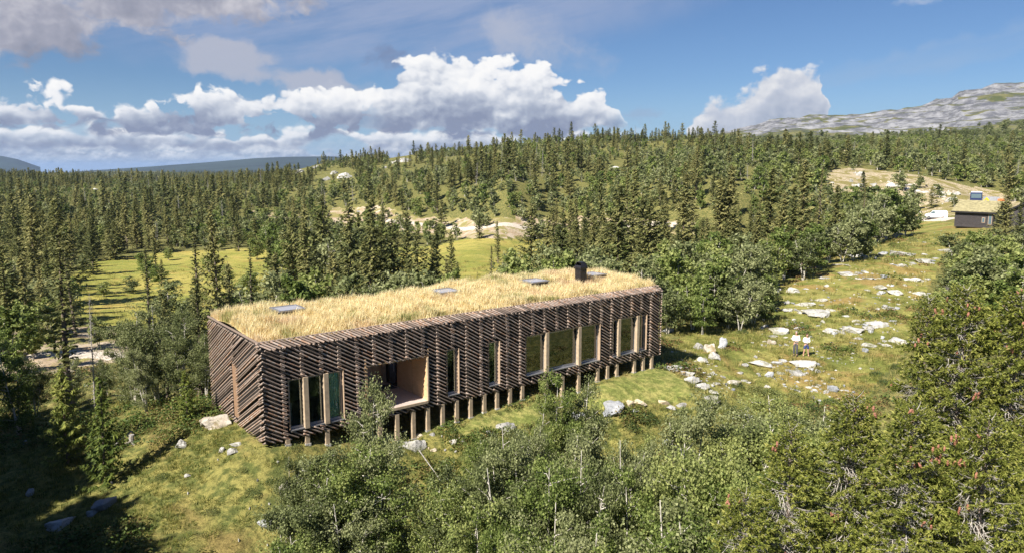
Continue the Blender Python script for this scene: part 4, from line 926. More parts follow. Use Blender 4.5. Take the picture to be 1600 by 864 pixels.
T_('Y', 288, 33.8, 578, 'small yellow-green spruce on the grass beside the rusty boulder', var=1)
# -- belt behind the roof
BELT = 'spruces in the belt behind the roof'
for i, (k, u, D, v) in enumerate([('S', 470, 82, 325), ('S', 455, 88, 340), ('S', 505, 95, 303), ('S', 492, 84, 360), ('S', 545, 80, 318), ('S', 572, 75, 308), ('S', 590, 86, 332), ('S', 613, 76, 345), ('S', 655, 72, 362), ('S', 635, 92, 330), ('S', 680, 90, 345), ('S', 672, 74, 375), ('S', 705, 94, 362), ('S', 430, 74, 395), ('S', 447, 66, 420),
                                  ('S', 520, 72, 392), ('S', 538, 68, 412), ('S', 642, 69, 398), ('S', 700, 70, 410), ('S', 560, 92, 330), ('S', 420, 84, 372), ('S', 480, 70, 405)]):
    T_(k, u, D, v, ['slim dark spruce in the belt between the marsh and the roof, left half', 'olive-brown spruce of the belt rising behind the roof, middle', 'lichen-grey spruce in the belt behind the first and second skylight'][(0 if u < 500 else 1 if u < 600 else 2)], BELT+(' left', ' middle', ' right')[0 if u < 500 else 1 if u < 600 else 2])
for u, D, v in [(500, 64, 425), (600, 64, 425), (560, 63, 430), (470, 63, 430), (655, 66, 420), (625, 63, 432), (575, 90, 365), (530, 90, 360), (440, 96, 375), (480, 98, 370), (700, 68, 425)]: T_('B', u, D, v, 'low green birch bush between the spruces just behind the roof edge', 'birch bushes behind the roof')
T_('S', 778, 150, 345, 'lone spruce standing beside the pale road above the marsh', var=3); T_('S', 716, 78, 407, 'small dark spruce alone on the marsh behind the second skylight', var=3, wide=.8)
T_('T', 745, 88, 424, 'tiny spruce sapling on the orange-green marsh'); T_('T', 766, 82, 384, 'narrow pale green spruce at the right edge of the marsh', wide=1.4)
RB = 'spruces behind the chimney'
for k, u, D, v in [('S', 830, 84, 318), ('S', 852, 78, 335), ('S', 878, 85, 330), ('S', 905, 92, 342), ('S', 865, 100, 322), ('S', 928, 88, 335)]: T_(k, u, D, v, 'spruce on the slope behind the roof, left of or behind the black chimney', RB)
T_('S', 966, 80, 288, 'broad olive-brown spruce crowned with cones right of the chimney', wide=1.15, var=2); T_('S', 1018, 76, 308, 'broad brownish spruce, right neighbour of the cone-crowned one', wide=1.25, var=5); T_('S', 990, 96, 262, 'tall narrow spruce above the two broad brownish ones', var=3)
T_('S', 1042, 84, 320, 'spruce at the right flank of the two broad brownish ones', var=0); T_('S', 945, 84, 330, 'dark spruce left of the cone-crowned one', var=1)
for u, D, v in [(815, 62, 395), (840, 66, 385), (890, 62, 395), (918, 60, 398), (950, 64, 405), (975, 60, 412), (1000, 60, 402), (870, 60, 405), (800, 70, 395), (930, 68, 388)]: T_('B', u, D, v, 'bright green birch bush just behind the chimney end of the roof', 'birch bushes behind the chimney')
BM = 'tall birches beyond the right end of the house'
for i, (u, D, v) in enumerate([(1030, 54, 425), (1060, 56, 392), (1090, 61, 380), (1120, 54.5, 400), (1150, 59, 385), (1180, 55.5, 428), (1110, 68, 366), (1165, 68, 368), (1195, 56, 455), (1060, 66, 378), (1045, 50, 440), (1140, 53, 430), (1085, 52, 432), (1160, 52.5, 440), (1030, 62, 400), (1205, 62, 430), (1130, 62, 378), (1100, 50, 455)]):
    D = D+7 if D < 63 else D+4; T_('B', u, D, v, 'olive-green birch in the tall thicket between the house and the two people, '+('house side' if u < 1090 else 'middle' if u < 1150 else 'meadow side'), BM+(' left' if u < 1090 else ' middle' if u < 1150 else ' right'), wide=1.1)
for u, D, v, lb, kk in [(1140, 96, 258, 'tall spruce on the slope with grey bare lower trunk, above the thicket', 'S'), (1150, 86, 322, 'shorter spruce under the tall grey-trunked one', 'S'), (1205, 102, 262, 'brown-topped spruce left of the rocky ground', 'S'), (1225, 95, 300, 'lichen-grey spruce in the group above the meadow', 'S'),
                        (1262, 94, 248, 'highest spruce of the group at the upper edge of the meadow', 'S'), (1284, 88, 262, 'bare grey-stemmed spruce at the upper edge of the meadow, roots among stones', 'T'), (1242, 88, 292, 'olive spruce directly left of the bare grey-stemmed one', 'S'), (1182, 86, 330, 'small spruce at the top of the thicket', 'S'), (1310, 102, 290, 'spruce right behind the bare grey-stemmed one', 'S'), (1352, 104, 288, 'gnarled lichen-covered spruce before the stony ground', 'T')]: T_(kk, u, D, v, lb, wide=1.15)
for u, D, v in [(1338, 92, 325), (1320, 90, 345), (1300, 92, 350), (1356, 94, 338), (1230, 84, 355), (1260, 82, 365), (1205, 80, 375), (1190, 76, 385), (1270, 86, 350)]: T_('B', u, D, v, 'green birch at the upper edge of the stony meadow', 'birches along the upper meadow edge', wide=1.15)
for u, D, v in [(1375, 125, 305), (1390, 130, 296), (1405, 132, 294), (1418, 134, 312), (1428, 136, 325), (1362, 122, 318)]: T_('B', u, D, v, 'birch with white stems standing in front of the parked white van', 'birches by the white van', wide=1.1)
T_('S', 1578, 108, 298, 'dark spruce in front of the second cabin at the right picture edge', var=2, wide=1.2); T_('S', 1598, 100, 318, 'spruce cut off by the right picture edge near the second cabin', var=0)
for i, (u, D, v) in enumerate([(1500, 80, 368), (1540, 84, 362), (1580, 76, 370), (1560, 64, 400), (1520, 66, 400), (1492, 68, 418), (1592, 60, 415), (1602, 90, 350), (1545, 72, 385), (1510, 74, 385), (1475, 62, 450), (1530, 58, 432), (1570, 56, 440), (1500, 58, 440), (1550, 92, 358), (1520, 92, 362), (1600, 66, 392)]):
    T_('B', u, D, v, ['green bush below the left corner of the dark cabin', 'green bush below the right corner of the dark cabin', 'bush at the right edge, under the second cabin', 'bush in the middle of the right-hand thicket', 'bush left of the thicket middle at the right edge', 'bush at the meadow side of the right-hand thicket', 'bush at the right edge behind the cone-bearing spruce', 'bush on the right edge beside the second cabin', 'bush in the upper middle of the right-hand thicket', 'bush beside the pale fallen trunk', 'bush behind the leafless grey shrub', 'bush directly above the tops of the near spruces, left', 'bush directly above the tops of the near spruces, right', 'bush below the pale fallen trunk', 'bush in front of the dark cabin wall, right half', 'bush in front of the dark cabin wall, left half', 'bush halfway down the right edge'][i], 'thicket below the dark cabin '+('upper' if v < 390 else 'lower'), wide=1.25)
T_('D', 1486, 60, 440, 'leafless grey shrub between the stony meadow and the green thicket', wide=1.6, var=1)
# -- foreground birches
T_('B', 566, 26.3, 604, 'tall leafy birch in front of the terrace recess, hiding its lower left', var=1, wide=.66)
T_('B', 520, 24.6, 692, 'birch directly left of the tall one before the terrace', var=1, wide=.9); T_('B', 606, 25.0, 684, 'birch directly right of the tall one before the terrace', var=1, wide=.9)
T_('B', 447, 25, 712, 'thin airy sapling below the left corner of the house', var=3, wide=.6); T_('B', 562, 23.8, 712, 'pale leafy birch in the left foreground, between the sapling and the pointed boulder', var=2)
for i, (u, D, v) in enumerate([(490, 22.8, 765), (530, 22.6, 790), (680, 24.4, 740), (455, 21.5, 800), (718, 23, 770), (478, 20.6, 845), (425, 20.6, 840)]): T_('B', u, D, v, ['birch bush under the left windows, below the airy sapling', 'pale birch bush left above the pointed boulder', 'birch bush right above the pointed boulder, below the fallen branch', 'bush at the left end of the foreground bushes', 'birch bush right of the pointed boulder', 'bush on the bottom edge left of the pointed boulder', 'bush at the bottom edge in the grass, leftmost of the foreground bushes'][i], 'foreground bushes round the pointed boulder')
T_('B', 1080, 28.5, 618, 'olive-brown pointed birch below the lawn wall of stones', var=1, wide=.8)
T_('B', 870, 30.6, 592, 'small birch standing in front of the house posts, middle of the long facade', var=4, wide=.75); T_('B', 905, 31.4, 598, 'small airy birch under the wide living room window', var=3, wide=.7); T_('B', 840, 31, 602, 'low birch sapling close to the posts', var=4, wide=.7)
for i, (u, D, v) in enumerate([(760, 28.5, 665), (805, 28, 655), (850, 28.5, 650), (740, 26, 705), (820, 25.5, 665), (880, 27, 655), (925, 27.4, 662), (700, 24, 745), (780, 23.8, 725), (850, 23.4, 715), (920, 23.6, 712), (975, 25.2, 684), (1000, 22.8, 742), (960, 21.6, 795), (880, 21.3, 805),
                               (800, 21.3, 815), (750, 21.8, 800), (1000, 27.5, 678)]): T_('B', u, D, v+(16 if v < 700 else 8), ['birch bush below the posts, right of the small white stones on the slope', 'birch bush in front of the half hidden pale rock', 'birch bush hiding the left end of the grey ledge', 'birch bush at the upper left corner of the big thicket', 'dark bush second row below the half hidden pale rock', 'bush in front of the grey ledge, second row', 'bush just below the big layered grey rock', 'leftmost low bush of the big thicket, beside the fallen branch', 'bush in the left middle of the big thicket', 'bush in the very middle of the big thicket', 'bush right of the thicket middle', 'bush bordering the rocky gap on its left', 'bush below the rocky gap', 'bush below the thicket middle, right', 'bush below the thicket middle', 'bush below the thicket middle, left', 'bush in the lower left of the big thicket', 'bush right above the rocky gap, beside the mossy hummock'][i], G_MASS+(' upper' if v < 700 else ' lower'), wide=random.uniform(.55, .95))
for i, (u, D, v) in enumerate([(1105, 23.4, 690), (1062, 22.4, 748), (1142, 23.6, 730), (1065, 20.9, 800), (1115, 20.4, 815), (1020, 20.6, 822), (1155, 21.5, 768), (900, 20, 842), (820, 20, 846), (960, 20, 838)]): T_('B', u, D, v, ['pale yellow-green birch, highest of the light bushes right of centre', 'light birch bush right of the rocky gap, second row', 'light birch bush touching the leftmost near spruce', 'light bush at the foot of the highest pale one', 'bush between the short near spruce and the pale birches', 'pale bush left in the bottom row of light birches', 'pale bush squeezed between the pale birches and the near spruces', 'bush at the bottom edge right of the picture middle', 'bush at the bottom edge at the picture middle', 'bush at the bottom edge left of the pale row'][i], 'pale birch bushes right of centre', wide=random.uniform(.75, 1.0), var=(2, 4, 2, 0)[i % 4])
for i, (u, D, v) in enumerate([(1160, 27.5, 684), (1200, 28.5, 662), (1240, 28.5, 660), (1180, 31.5, 630), (1225, 33, 624), (1270, 30, 655), (1140, 29.5, 664), (1300, 31, 648)]): T_('B', u, D, v, ['low bush right of the olive birch, at the lower meadow edge', 'low bush at the lower meadow edge under the dark junipers', 'low bush above the leftmost near spruce', 'low bush reaching up into the meadow beside the junipers', 'low bush highest up the meadow, right of the junipers', 'low bush beside the grey layered stone', 'low bush close behind the olive birch', 'low bush between the grey layered stone and the near spruces'][i], 'low bushes below the meadow', wide=1.25)
# -- tall trees standing left of the camera, whose shade falls on the left foreground
i = 0
for L_, off in ((8.5, 0), (11.5, .5), (14.5, .2), (18, .7), (22, .4)):
    for k in range(-5, 12):
        tq = (k+off)/8.5; bx, by = -11.6+(-21.5+11.6)*tq, 21.0+(36-21.0)*tq; x, y = bx-.66*L_+random.gauss(0, .3), by-.751*L_+random.gauss(0, .3)
        if x > -.78*y-5.0 or (x*x+y*y) < 90: continue
        place_tree('spruce_tree', SP_NEAR[i % 3], x, y, L_*.966+1.2+random.uniform(-.6, .6), 'tall spruce left of the picture, throwing shade on the lower left grass', 'tall spruces left of the picture', 'tree', 1.45*(11/L_)**.5); i += 1

# ------------------------------------------------------------------ near spruces with cones (right foreground)
def frond(r, L, needle=.085, w=.045):
    """flat branch with side twigs and needle tufts, along +X, drooping; returns triangles, wood segments, cone spots"""
    n = int(L/.13); T = []; W_ = []; tipl = []
    q = np.linspace(0, 1, 9); main = np.column_stack([q*L, np.zeros(9), -.16*L*q+.22*L*q**2.2])
    W_.append((main, np.linspace(.022, .006, 9)))
    for i in range(n):
        t = (i+.5)/n; b = np.array([np.interp(t, q, main[:, k]) for k in range(3)])
        for sg in (-1, 1):
            l = L*.42*(1-t)**.6*r.uniform(.6, 1.15)+.14
            if t < .25: l *= .4 if r.random() < .6 else .8
            ang = r.uniform(.75, 1.05)*sg; d = np.array([math.cos(ang), math.sin(ang), -.12]); e = b+d*l+np.array([0, 0, -.30*l*r.uniform(.5, 1.5)])
            m = max(2, int(l/.075)); k = np.linspace(.15, 1, m); P = b+(e-b)*k[:, None]+r.normal(0, .012, (m, 3)); tipl.append(e)
            green = r.random() < (.30+1.1*t)
            if not green or r.random() < .15: W_.append((np.array([b, (b+e)/2, e]), (.009, .006, .003)))
            if green:
                for j in range(m):
                    for z in range(12):
                        dd = (e-b)/l*.75+r.normal(0, .55, 3); dd /= np.linalg.norm(dd); sdv = np.cross(dd, r.normal(0, 1, 3)); sdv /= np.linalg.norm(sdv)
                        l2 = needle*.9*r.uniform(.8, 1.6); T.append([P[j]-sdv*w*.42, P[j]+sdv*w*.42, P[j]+dd*l2])
            else:
                for j in range(m):
                    if r.random() < .7:
                        dd = r.normal(0, 1, 3); dd[2] -= .5; dd /= np.linalg.norm(dd); W_.append((np.array([P[j], P[j]+dd*r.uniform(.06, .2)]), (.006, .003)))
    return np.array(T), W_, np.array(tipl)
rF = np.random.default_rng(77); FR = []
for k in range(9):
    L = (1.0, 1.4, 1.8, 2.2, 2.5, .7, 1.2, 2.0, .5)[k]; T, W_, tp = frond(rF, L); V_, F_ = [], []
    for p, rr in W_: taper_tube(V_, F_, p, list(rr), 3)
    FR.append((L, T, np.concatenate(V_), np.concatenate(F_), tp))
def cone_mesh():
    b = MB(); L = .125; prof = [(0, .006), (.012, .016), (.035, .0215), (.065, .021), (.095, .016), (.115, .010), (.125, .003)]
    b.tube([(0, 0, -z) for z, _ in prof], [q*(1.12 if i % 2 else .92) for i, (_, q) in enumerate(prof)], 7)
    bmesh.ops.recalc_face_normals(b.bm, faces=b.bm.faces); me = bpy.data.meshes.new('cone'); b.bm.to_mesh(me); b.bm.free(); me.materials.append(M_CONE); return me
CONE = cone_mesh()
BOUGH = []
for (L, T, WV_, WF_, tp) in FR: BOUGH.append((L, tri_mesh('bough', T.reshape(-1, 3), M_SPRH, (WV_, WF_), M_DEADTW), tp))
def hero_spruce(seed, u, D, vtop, Rb, label, ncone, zlow=-.8):
    r = np.random.default_rng(seed); x, y, zt = xy_uD(u, vtop, D); g = gh(x, y)-.1; H = zt-g
    e = empty('spruce_tree', (x, y, g), 0, label, 'tree', None)
    V, F = [], []; hs = np.linspace(0, H, 10); taper_tube(V, F, np.column_stack([r.normal(0, .03, (10, 2)), hs]), np.linspace(.17, .012, 10), 8); obj('trunk', fast_mesh('trunk', np.concatenate(V), np.concatenate(F), [M_BARK], smooth=True), e)
    spots = []; hz = max(1.2, zlow-g); nbough = 0
    while hz < H-.02:
        fr = 1-hz/H; nbr = 6 if fr > .10 else 5
        for k in range(nbr):
            a = k*6.283/nbr+r.uniform(-.4, .4)+hz*3; ln = min(3.0, max(.22, 1.22*Rb*((fr+.01)**.62)*r.uniform(.6, 1.2)+.10)); f = min(BOUGH, key=lambda q: abs(math.log(q[0]/ln))+r.uniform(0, .25)); s = ln/f[0]
            dirn = Vector((math.cos(a), math.sin(a), .80-1.75*fr**.55*r.uniform(.7, 1.15))); qt = dirn.to_track_quat('X', 'Z'); M3 = (qt.to_matrix() @ Matrix.Rotation(r.uniform(-.2, .2), 3, 'X'))
            o = obj('bough', f[1], e, (0, 0, hz+r.uniform(-.06, .06)), M3.to_euler(), (s, s*r.uniform(.9, 1.15), s)); nbough += 1; MM = np.array(M3)*s
            spots += [(p, fr) for p in (f[2]@MM.T+np.array(o.location))[-9:]]
        hz += (.40 if fr > .25 else .22 if fr > .10 else .10)
    spots = [(p, fr) for p, fr in spots if fr < .50]; r.shuffle(spots); c = 0
    for p, fr in spots:
        if c >= ncone: break
        for q in range(int(r.integers(2, 6))):
            pp = np.array(p)+r.normal(0, .07, 3); o = obj('cone', CONE, e, pp, (r.normal(0, .25), r.normal(0, .25), 0)); sc_ = r.uniform(.75, 1.1); o.scale = (sc_*1.2, sc_*1.2, sc_); c += 1
    occupied.append((x, y)); return e
hero_spruce(1, 1598, 16.5, 458, 2.2, 'near spruce at the right picture edge hung with many reddish cones', 75)
hero_spruce(2, 1512, 16.8, 452, 2.0, 'near cone-bearing spruce whose crown tops the right foreground, beside the leafless shrub', 80)
hero_spruce(3, 1452, 17.8, 468, 1.25, 'near slim spruce with clusters of pink-brown cones, outermost towards the meadow', 50)
hero_spruce(4, 1338, 15.8, 622, 1.8, 'near spruce with grey lichen branches in the lower right foreground, middle of the front three', 45)
hero_spruce(5, 1238, 15.6, 668, 1.5, 'leftmost of the near spruces, its grey branches reaching over the bushes', 25)
hero_spruce(6, 1432, 14.2, 640, 1.7, 'front spruce at the bottom edge below the slim cone-bearing one', 35)
hero_spruce(7, 1548, 13.6, 655, 1.8, 'front spruce in the bottom right corner', 35)
hero_spruce(8, 1165, 14.6, 770, 1.6, 'short near spruce at the bottom edge beside the pale birch bushes', 8)

# ------------------------------------------------------------------ FOREST: scatter over slopes and plateau
def keep_out(x, y, z):
    r = zone(x, y, z, MARSH) | (zone(x, y, z, SAND) & (fbm(x/9, y/9, 99, 2) < .06)) | (zone(x, y, z, ROCKY) & (fbm(x/11, y/11, 98, 2) < .16)) | zone(x, y, z, MEADOW) | zone(x, y, z, LAWN)
    u, v, d = project(np.stack([x, y, z], -1))
    for (cu, cv, r0) in OUTC: r |= (np.hypot(u-cu, (v-cv)*2) < r0)
    return r
def cand(rmin, rmax, cell, seed, azlim=52):
    r = np.random.default_rng(seed); ex = rmax; xs = np.arange(-ex, ex, cell); ys = np.arange(rmin*.5, rmax, cell); X, Y = np.meshgrid(xs, ys)
    X = X.ravel()+r.uniform(-.48, .48, X.size)*cell; Y = Y.ravel()+r.uniform(-.48, .48, Y.size)*cell; d = np.hypot(X, Y); a = np.degrees(np.arctan2(X, Y))
    k = (d > rmin) & (d < rmax) & (abs(a) < azlim); return X[k], Y[k], r
allx = []
for rmin, rmax, cell, sdn in ((95, 260, 4.4, 1), (260, 560, 5.1, 2), (560, 1100, 7.5, 3), (1100, 2400, 13, 4)):
    X, Y, r = cand(rmin, rmax, cell, sdn); a = np.degrees(np.arctan2(X, Y))
    if rmin >= 560: k = a < (-9 if rmin == 560 else -12); X, Y = X[k], Y[k]
    Z = ground_h(X, Y); k = ~keep_out(X, Y, Z); X, Y, Z = X[k], Y[k], Z[k]
    u, v, d = project(np.stack([X, Y, Z], -1)); dist = np.hypot(X, Y)
    # density: open patches, thinner towards the manually set belt
    den = fbm(X/38, Y/38, 40, 3)+.5; k = r.random(len(X)) < np.clip((den-.14)*3.4, .22, 1); 
    k &= ~((dist < 125) & (u > 120) & (u < 880) & (v > 372)); k &= ~((u > 1290) & (dist < 150)); k &= ~((u > 1425) & (dist < 200))
    X, Y, Z, u, dist = X[k], Y[k], Z[k], u[k], dist[k]
    pb = np.clip(.58+fbm(X/55, Y/55, 50, 3)*1.6+np.where(u > 1200, .42, 0)+np.where((u > 480) & (u <= 1200), .10, 0)-np.where(u < 300, .06, 0), .05, .93)
    isb = r.random(len(X)) < pb; hgt = np.where(isb, r.uniform(3.2, 6.5, len(X)), np.clip(r.lognormal(math.log(7.6), .42, len(X)), 2.6, 16))
    hgt *= np.where(dist > 600, .95, np.where(dist > 320, .78, 1))*np.where((u > 1180) & (~isb), .8, 1)*np.where((u < 480) & (dist > 140), .84, np.where(u < 1200, .88, 1))
    allx.append(np.column_stack([X, Y, Z, isb, hgt, dist, u]))
TR = np.concatenate(allx)
# a few more round the near sides and outside the frame
TR = TR[np.argsort(TR[:, 5]/TR[:, 4])]
nS = nB_ = 0; rest = []
man_s = sum(1 for o in COL.objects if o.name.startswith(('spruce_tree', 'young_spruce', 'dead_spruce'))); man_b = sum(1 for o in COL.objects if o.name.startswith('birch_tree'))
def region(u, dist):
    if dist > 330: return 'high on the wooded ridge'
    if u < 250: return 'in the dark wood beyond the marsh at the far left'
    if u < 480: return 'in the wood beyond the left half of the marsh'
    if u < 700: return 'on the slope above the pale sandy clearing'
    if u < 900: return 'on the hillside above the road, left of the chimney'
    if u < 1100: return 'on the hillside above and right of the chimney'
    if u < 1300: return 'on the hillside below the bald mountain'
    return 'in the green wood above the stony ground, right'
for t in TR:
    x, y, z, b_, h, d, u = t; inview = -60 < u < 1660
    if inview and b_ and nB_ < 296-man_b:
        nB_ += 1; rg = region(u, d); place_tree('birch_tree', (BI_MID if d < 190 else BI_FAR)[random.randrange(99) % (4 if d < 190 else 3)], x, y, h, 'rounded green birch '+rg, 'birches '+rg, 'tree', random.uniform(.9, 1.2), z=z-.15)
    elif inview and not b_ and nS < 296-man_s:
        nS += 1; rg = region(u, d); place_tree('spruce_tree', (SP_MID if d < 250 else SP_FAR)[random.randrange(99) % (6 if d < 250 else 4)], x, y, h, 'narrow dark spruce '+rg, 'spruces '+rg, 'tree', random.uniform(.85, 1.15)*(10/h)**.25, z=z-.15)
    else: rest.append(t)
rest = np.array(rest)
def scatter(name, P, rot, scl, idx, protos, kind='stuff', parent=None):
    me = bpy.data.meshes.new(name); me.vertices.add(len(P)); me.vertices.foreach_set('co', np.asarray(P, np.float32).ravel())
    for nm, arr, ty in (('rot', rot, 'FLOAT_VECTOR'), ('scl', scl, 'FLOAT_VECTOR')):
        a = me.attributes.new(nm, ty, 'POINT'); a.data.foreach_set('vector', np.asarray(arr, np.float32).ravel())
    a = me.attributes.new('idx', 'INT', 'POINT'); a.data.foreach_set('value', np.asarray(idx, np.int32)); me.update()
    o = obj(name, me, parent); tag(o, kind=kind)
    col = bpy.data.collections.new(name+'_kinds')
    for i, pm in enumerate(protos):
        q = bpy.data.objects.new('%s_kind_%02d' % (name, i), pm); col.objects.link(q)
    ng = bpy.data.node_groups.new(name+'_scatter', 'GeometryNodeTree'); ng.interface.new_socket('Geometry', in_out='INPUT', socket_type='NodeSocketGeometry'); ng.interface.new_socket('Geometry', in_out='OUTPUT', socket_type='NodeSocketGeometry')
    N = ng.nodes; L = ng.links; gi = N.new('NodeGroupInput'); go = N.new('NodeGroupOutput'); ip = N.new('GeometryNodeInstanceOnPoints'); ci = N.new('GeometryNodeCollectionInfo')
    ci.inputs['Collection'].default_value = col; ci.inputs['Separate Children'].default_value = True; ci.inputs['Reset Children'].default_value = True
    def na_(n, ty): a = N.new('GeometryNodeInputNamedAttribute'); a.data_type = ty; a.inputs['Name'].default_value = n; return a.outputs['Attribute']
    er = N.new('FunctionNodeEulerToRotation'); L.new(na_('rot', 'FLOAT_VECTOR'), er.inputs[0]); L.new(gi.outputs[0], ip.inputs['Points']); L.new(ci.outputs[0], ip.inputs['Instance'])
    ip.inputs['Pick Instance'].default_value = True; L.new(na_('idx', 'INT'), ip.inputs['Instance Index']); L.new(er.outputs[0], ip.inputs['Rotation']); L.new(na_('scl', 'FLOAT_VECTOR'), ip.inputs['Scale']); L.new(ip.outputs[0], go.inputs[0])
    m = o.modifiers.new('scatter', 'NODES'); m.node_group = ng; return o
def joined(pr, bark, leaf):
    """trunk and crown in one mesh, for the far masses"""
    me = bpy.data.meshes.new('tree'); bm = bmesh.new(); bm.from_mesh(pr[0]); n0 = len(bm.faces); bm.from_mesh(pr[1]); bm.faces.ensure_lookup_table()
    for f in bm.faces[n0:]: f.material_index = 1
    bm.to_mesh(me); bm.free(); me.materials.append(bark); me.materials.append(leaf); return me
for nm, isb, protos, H0 in (('spruce_forest', 0, [joined(SP_FAR[i % 4] if i < 9 else (DEAD[0][0], DEAD[1][1], 9), M_BARK if i < 9 else M_GBARK, M_SPR if i < 9 else M_DEADTW) for i in range(10)], 10), ('birch_wood', 1, [joined(p, M_BBARK, (M_BIR, M_BIRG)[i % 2]) for i, p in enumerate(BI_FAR)], 5)):
    q = rest[rest[:, 3] == isb]; n = len(q); s = q[:, 4]/H0; wd = s*rng.uniform(.85, 1.2, n)*(1.0 if isb else np.clip((10/q[:, 4])**.25, .8, 1.2))
    rot = np.column_stack([rng.normal(0, .03, n), rng.normal(0, .03, n), rng.uniform(0, 6.28, n)])
    scatter(nm, q[:, :3]-[0, 0, .2], rot, np.column_stack([wd, wd, s]), rng.integers(0, len(protos), n), protos)
print('TREES individual', man_s+nS, man_b+nB_, 'stuff', len(rest))
# dwarf trees on the bald mountain's foot
ur, vr, _ = project(MV); rr_ = rng.random(len(MV)); vg = (vr-np.interp(ur, [1100, 1250, 1400, 1500, 1600], [216, 210, 210, 200, 188]))
k = (rr_ < np.clip(vg/14, 0, 1)*.10) & (np.hypot(MV[:, 0], MV[:, 1]) < 900); Pm = MV[k]; n = len(Pm); s = rng.uniform(.45, 1.0, n)
scatter('mountain_scrub', Pm-[0, 0, .3], np.column_stack([np.zeros(n), np.zeros(n), rng.uniform(0, 6.28, n)]), np.column_stack([s*1.2, s*1.2, s]), rng.integers(0, 3, n), [joined(p, M_BBARK, M_BIR) for p in BI_FAR])

# ------------------------------------------------------------------ heath, tussocks and low scrub on the ground
def tuft_mesh(seed, n, h, rad_, mat, wid=.012, lean=.8):
    r = np.random.default_rng(seed); a = r.uniform(0, 6.28, n); q = rad_*np.sqrt(r.uniform(0, 1, n)); V, F = blades(np.column_stack([np.cos(a)*q, np.sin(a)*q, np.zeros(n)]), np.full(n, h), wid, lean, seed); return fast_mesh('tuft', V, F, [mat])
def heath_mesh(seed, n, h, rad_, size, mat):
    r = np.random.default_rng(seed); a = r.uniform(0, 6.28, n); q = rad_*np.sqrt(r.uniform(0, 1, n)); P = np.column_stack([np.cos(a)*q, np.sin(a)*q, h*np.sqrt(np.clip(1-(q/rad_)**2, 0, 1))*r.uniform(.3, 1.05, n)])
    nrm = r.normal(0, .7, (n, 3))+[0, 0, .8]; nrm /= np.linalg.norm(nrm, axis=1)[:, None]; u = np.cross(nrm, r.normal(0, 1, (n, 3))); u /= np.linalg.norm(u, axis=1)[:, None]; v = np.cross(nrm, u); s = (size*r.uniform(.6, 1.3, n))[:, None]
    return quad_mesh('heath', np.stack([P-u*s*.6, P-v*s*.4, P+u*s*.6, P+v*s*.4], 1).reshape(-1, 3), mat)
M_TUFT = leaf_mat('meadow_grass', [(.13, .15, .035), (.24, .235, .06), (.42, .36, .14)], .4, .35, .9)
M_TUFTF = leaf_mat('mossy_grass', [(.075, .11, .018), (.155, .18, .036), (.25, .22, .06)], .4, .35, .9)
M_HEATH = leaf_mat('blueberry_heath', [(.05, .085, .018), (.10, .14, .028), (.17, .13, .045)], .45, .2, .9)
M_RUST = leaf_mat('rusty_heath', [(.10, .07, .025), (.20, .12, .05), (.27, .19, .08)], .45, .2, .9)
KIND = [tuft_mesh(1, 22, .26, .12, M_TUFT), tuft_mesh(2, 30, .20, .18, M_TUFT), tuft_mesh(3, 26, .20, .16, M_TUFTF), heath_mesh(4, 60, .22, .30, .07, M_HEATH), heath_mesh(5, 90, .38, .42, .075, M_HEATH), heath_mesh(6, 50, .16, .28, .06, M_RUST), tuft_mesh(7, 34, .15, .22, M_TUFTF)]
def ground_pts(rmin, rmax, cell, seed):
    X, Y, r = cand(rmin, rmax, cell, seed, 40); Z = ground_h(X, Y)-.02; s = (X-HX0)*ha[0]+(Y-HY0)*ha[1]; t = (X-HX0)*hb[0]+(Y-HY0)*hb[1]
    k = ~((s > -.2) & (s < HL+.2) & (t > -.1) & (t < HW+.2)) & ~zone(X, Y, Z, [SAND[1]]); return X[k], Y[k], Z[k], r
PX, PY, PZ, PI, PS = [], [], [], [], []
for rmin, rmax, cell, sdn, big in ((15, 42, .25, 61, 1.15), (42, 75, .42, 62, 1.5), (75, 150, 1.1, 63, 2.4)):
    X, Y, Z, r = ground_pts(rmin, rmax, cell, sdn); n = len(X); fo = zone(X, Y, Z, FORE) | (np.hypot(X, Y) < 36); la = zone(X, Y, Z, LAWN); nz1 = fbm(X/2.2, Y/2.2, 70, 3); nz2 = fbm(X/5, Y/5, 75, 3); ma = zone(X, Y, Z, MARSH)
    keep = r.random(n) < np.clip(.45+nz1*1.2, .1, .9); keep &= ~(la & (r.random(n) < .75)); keep &= ~(ma & (r.random(n) < .6))
    idx = np.where(fo, np.where(nz2 > .05, 3+(r.random(n) < .35), np.where(r.random(n) < .5, 2, 6)), np.where(nz2 > .13, np.where(r.random(n) < .5, 3, 5), np.where(r.random(n) < .6, 0, 1)))
    idx = np.where(la, 6, idx); idx = np.where(ma, r.integers(0, 2, n), idx); s = r.uniform(.6, 1.3, n)*big*np.where(la, .45, 1)
    PX.append(X[keep]); PY.append(Y[keep]); PZ.append(Z[keep]); PI.append(idx[keep]); PS.append(s[keep])
X, Y, Z, I_, S_ = map(np.concatenate, (PX, PY, PZ, PI, PS)); n = len(X); print('TUFTS', n)
scatter('ground_cover', np.column_stack([X, Y, Z]), np.column_stack([rng.normal(0, .1, n), rng.normal(0, .1, n), rng.uniform(0, 6.28, n)]), np.column_stack([S_, S_, S_*rng.uniform(.7, 1.2, n)]), I_, KIND)

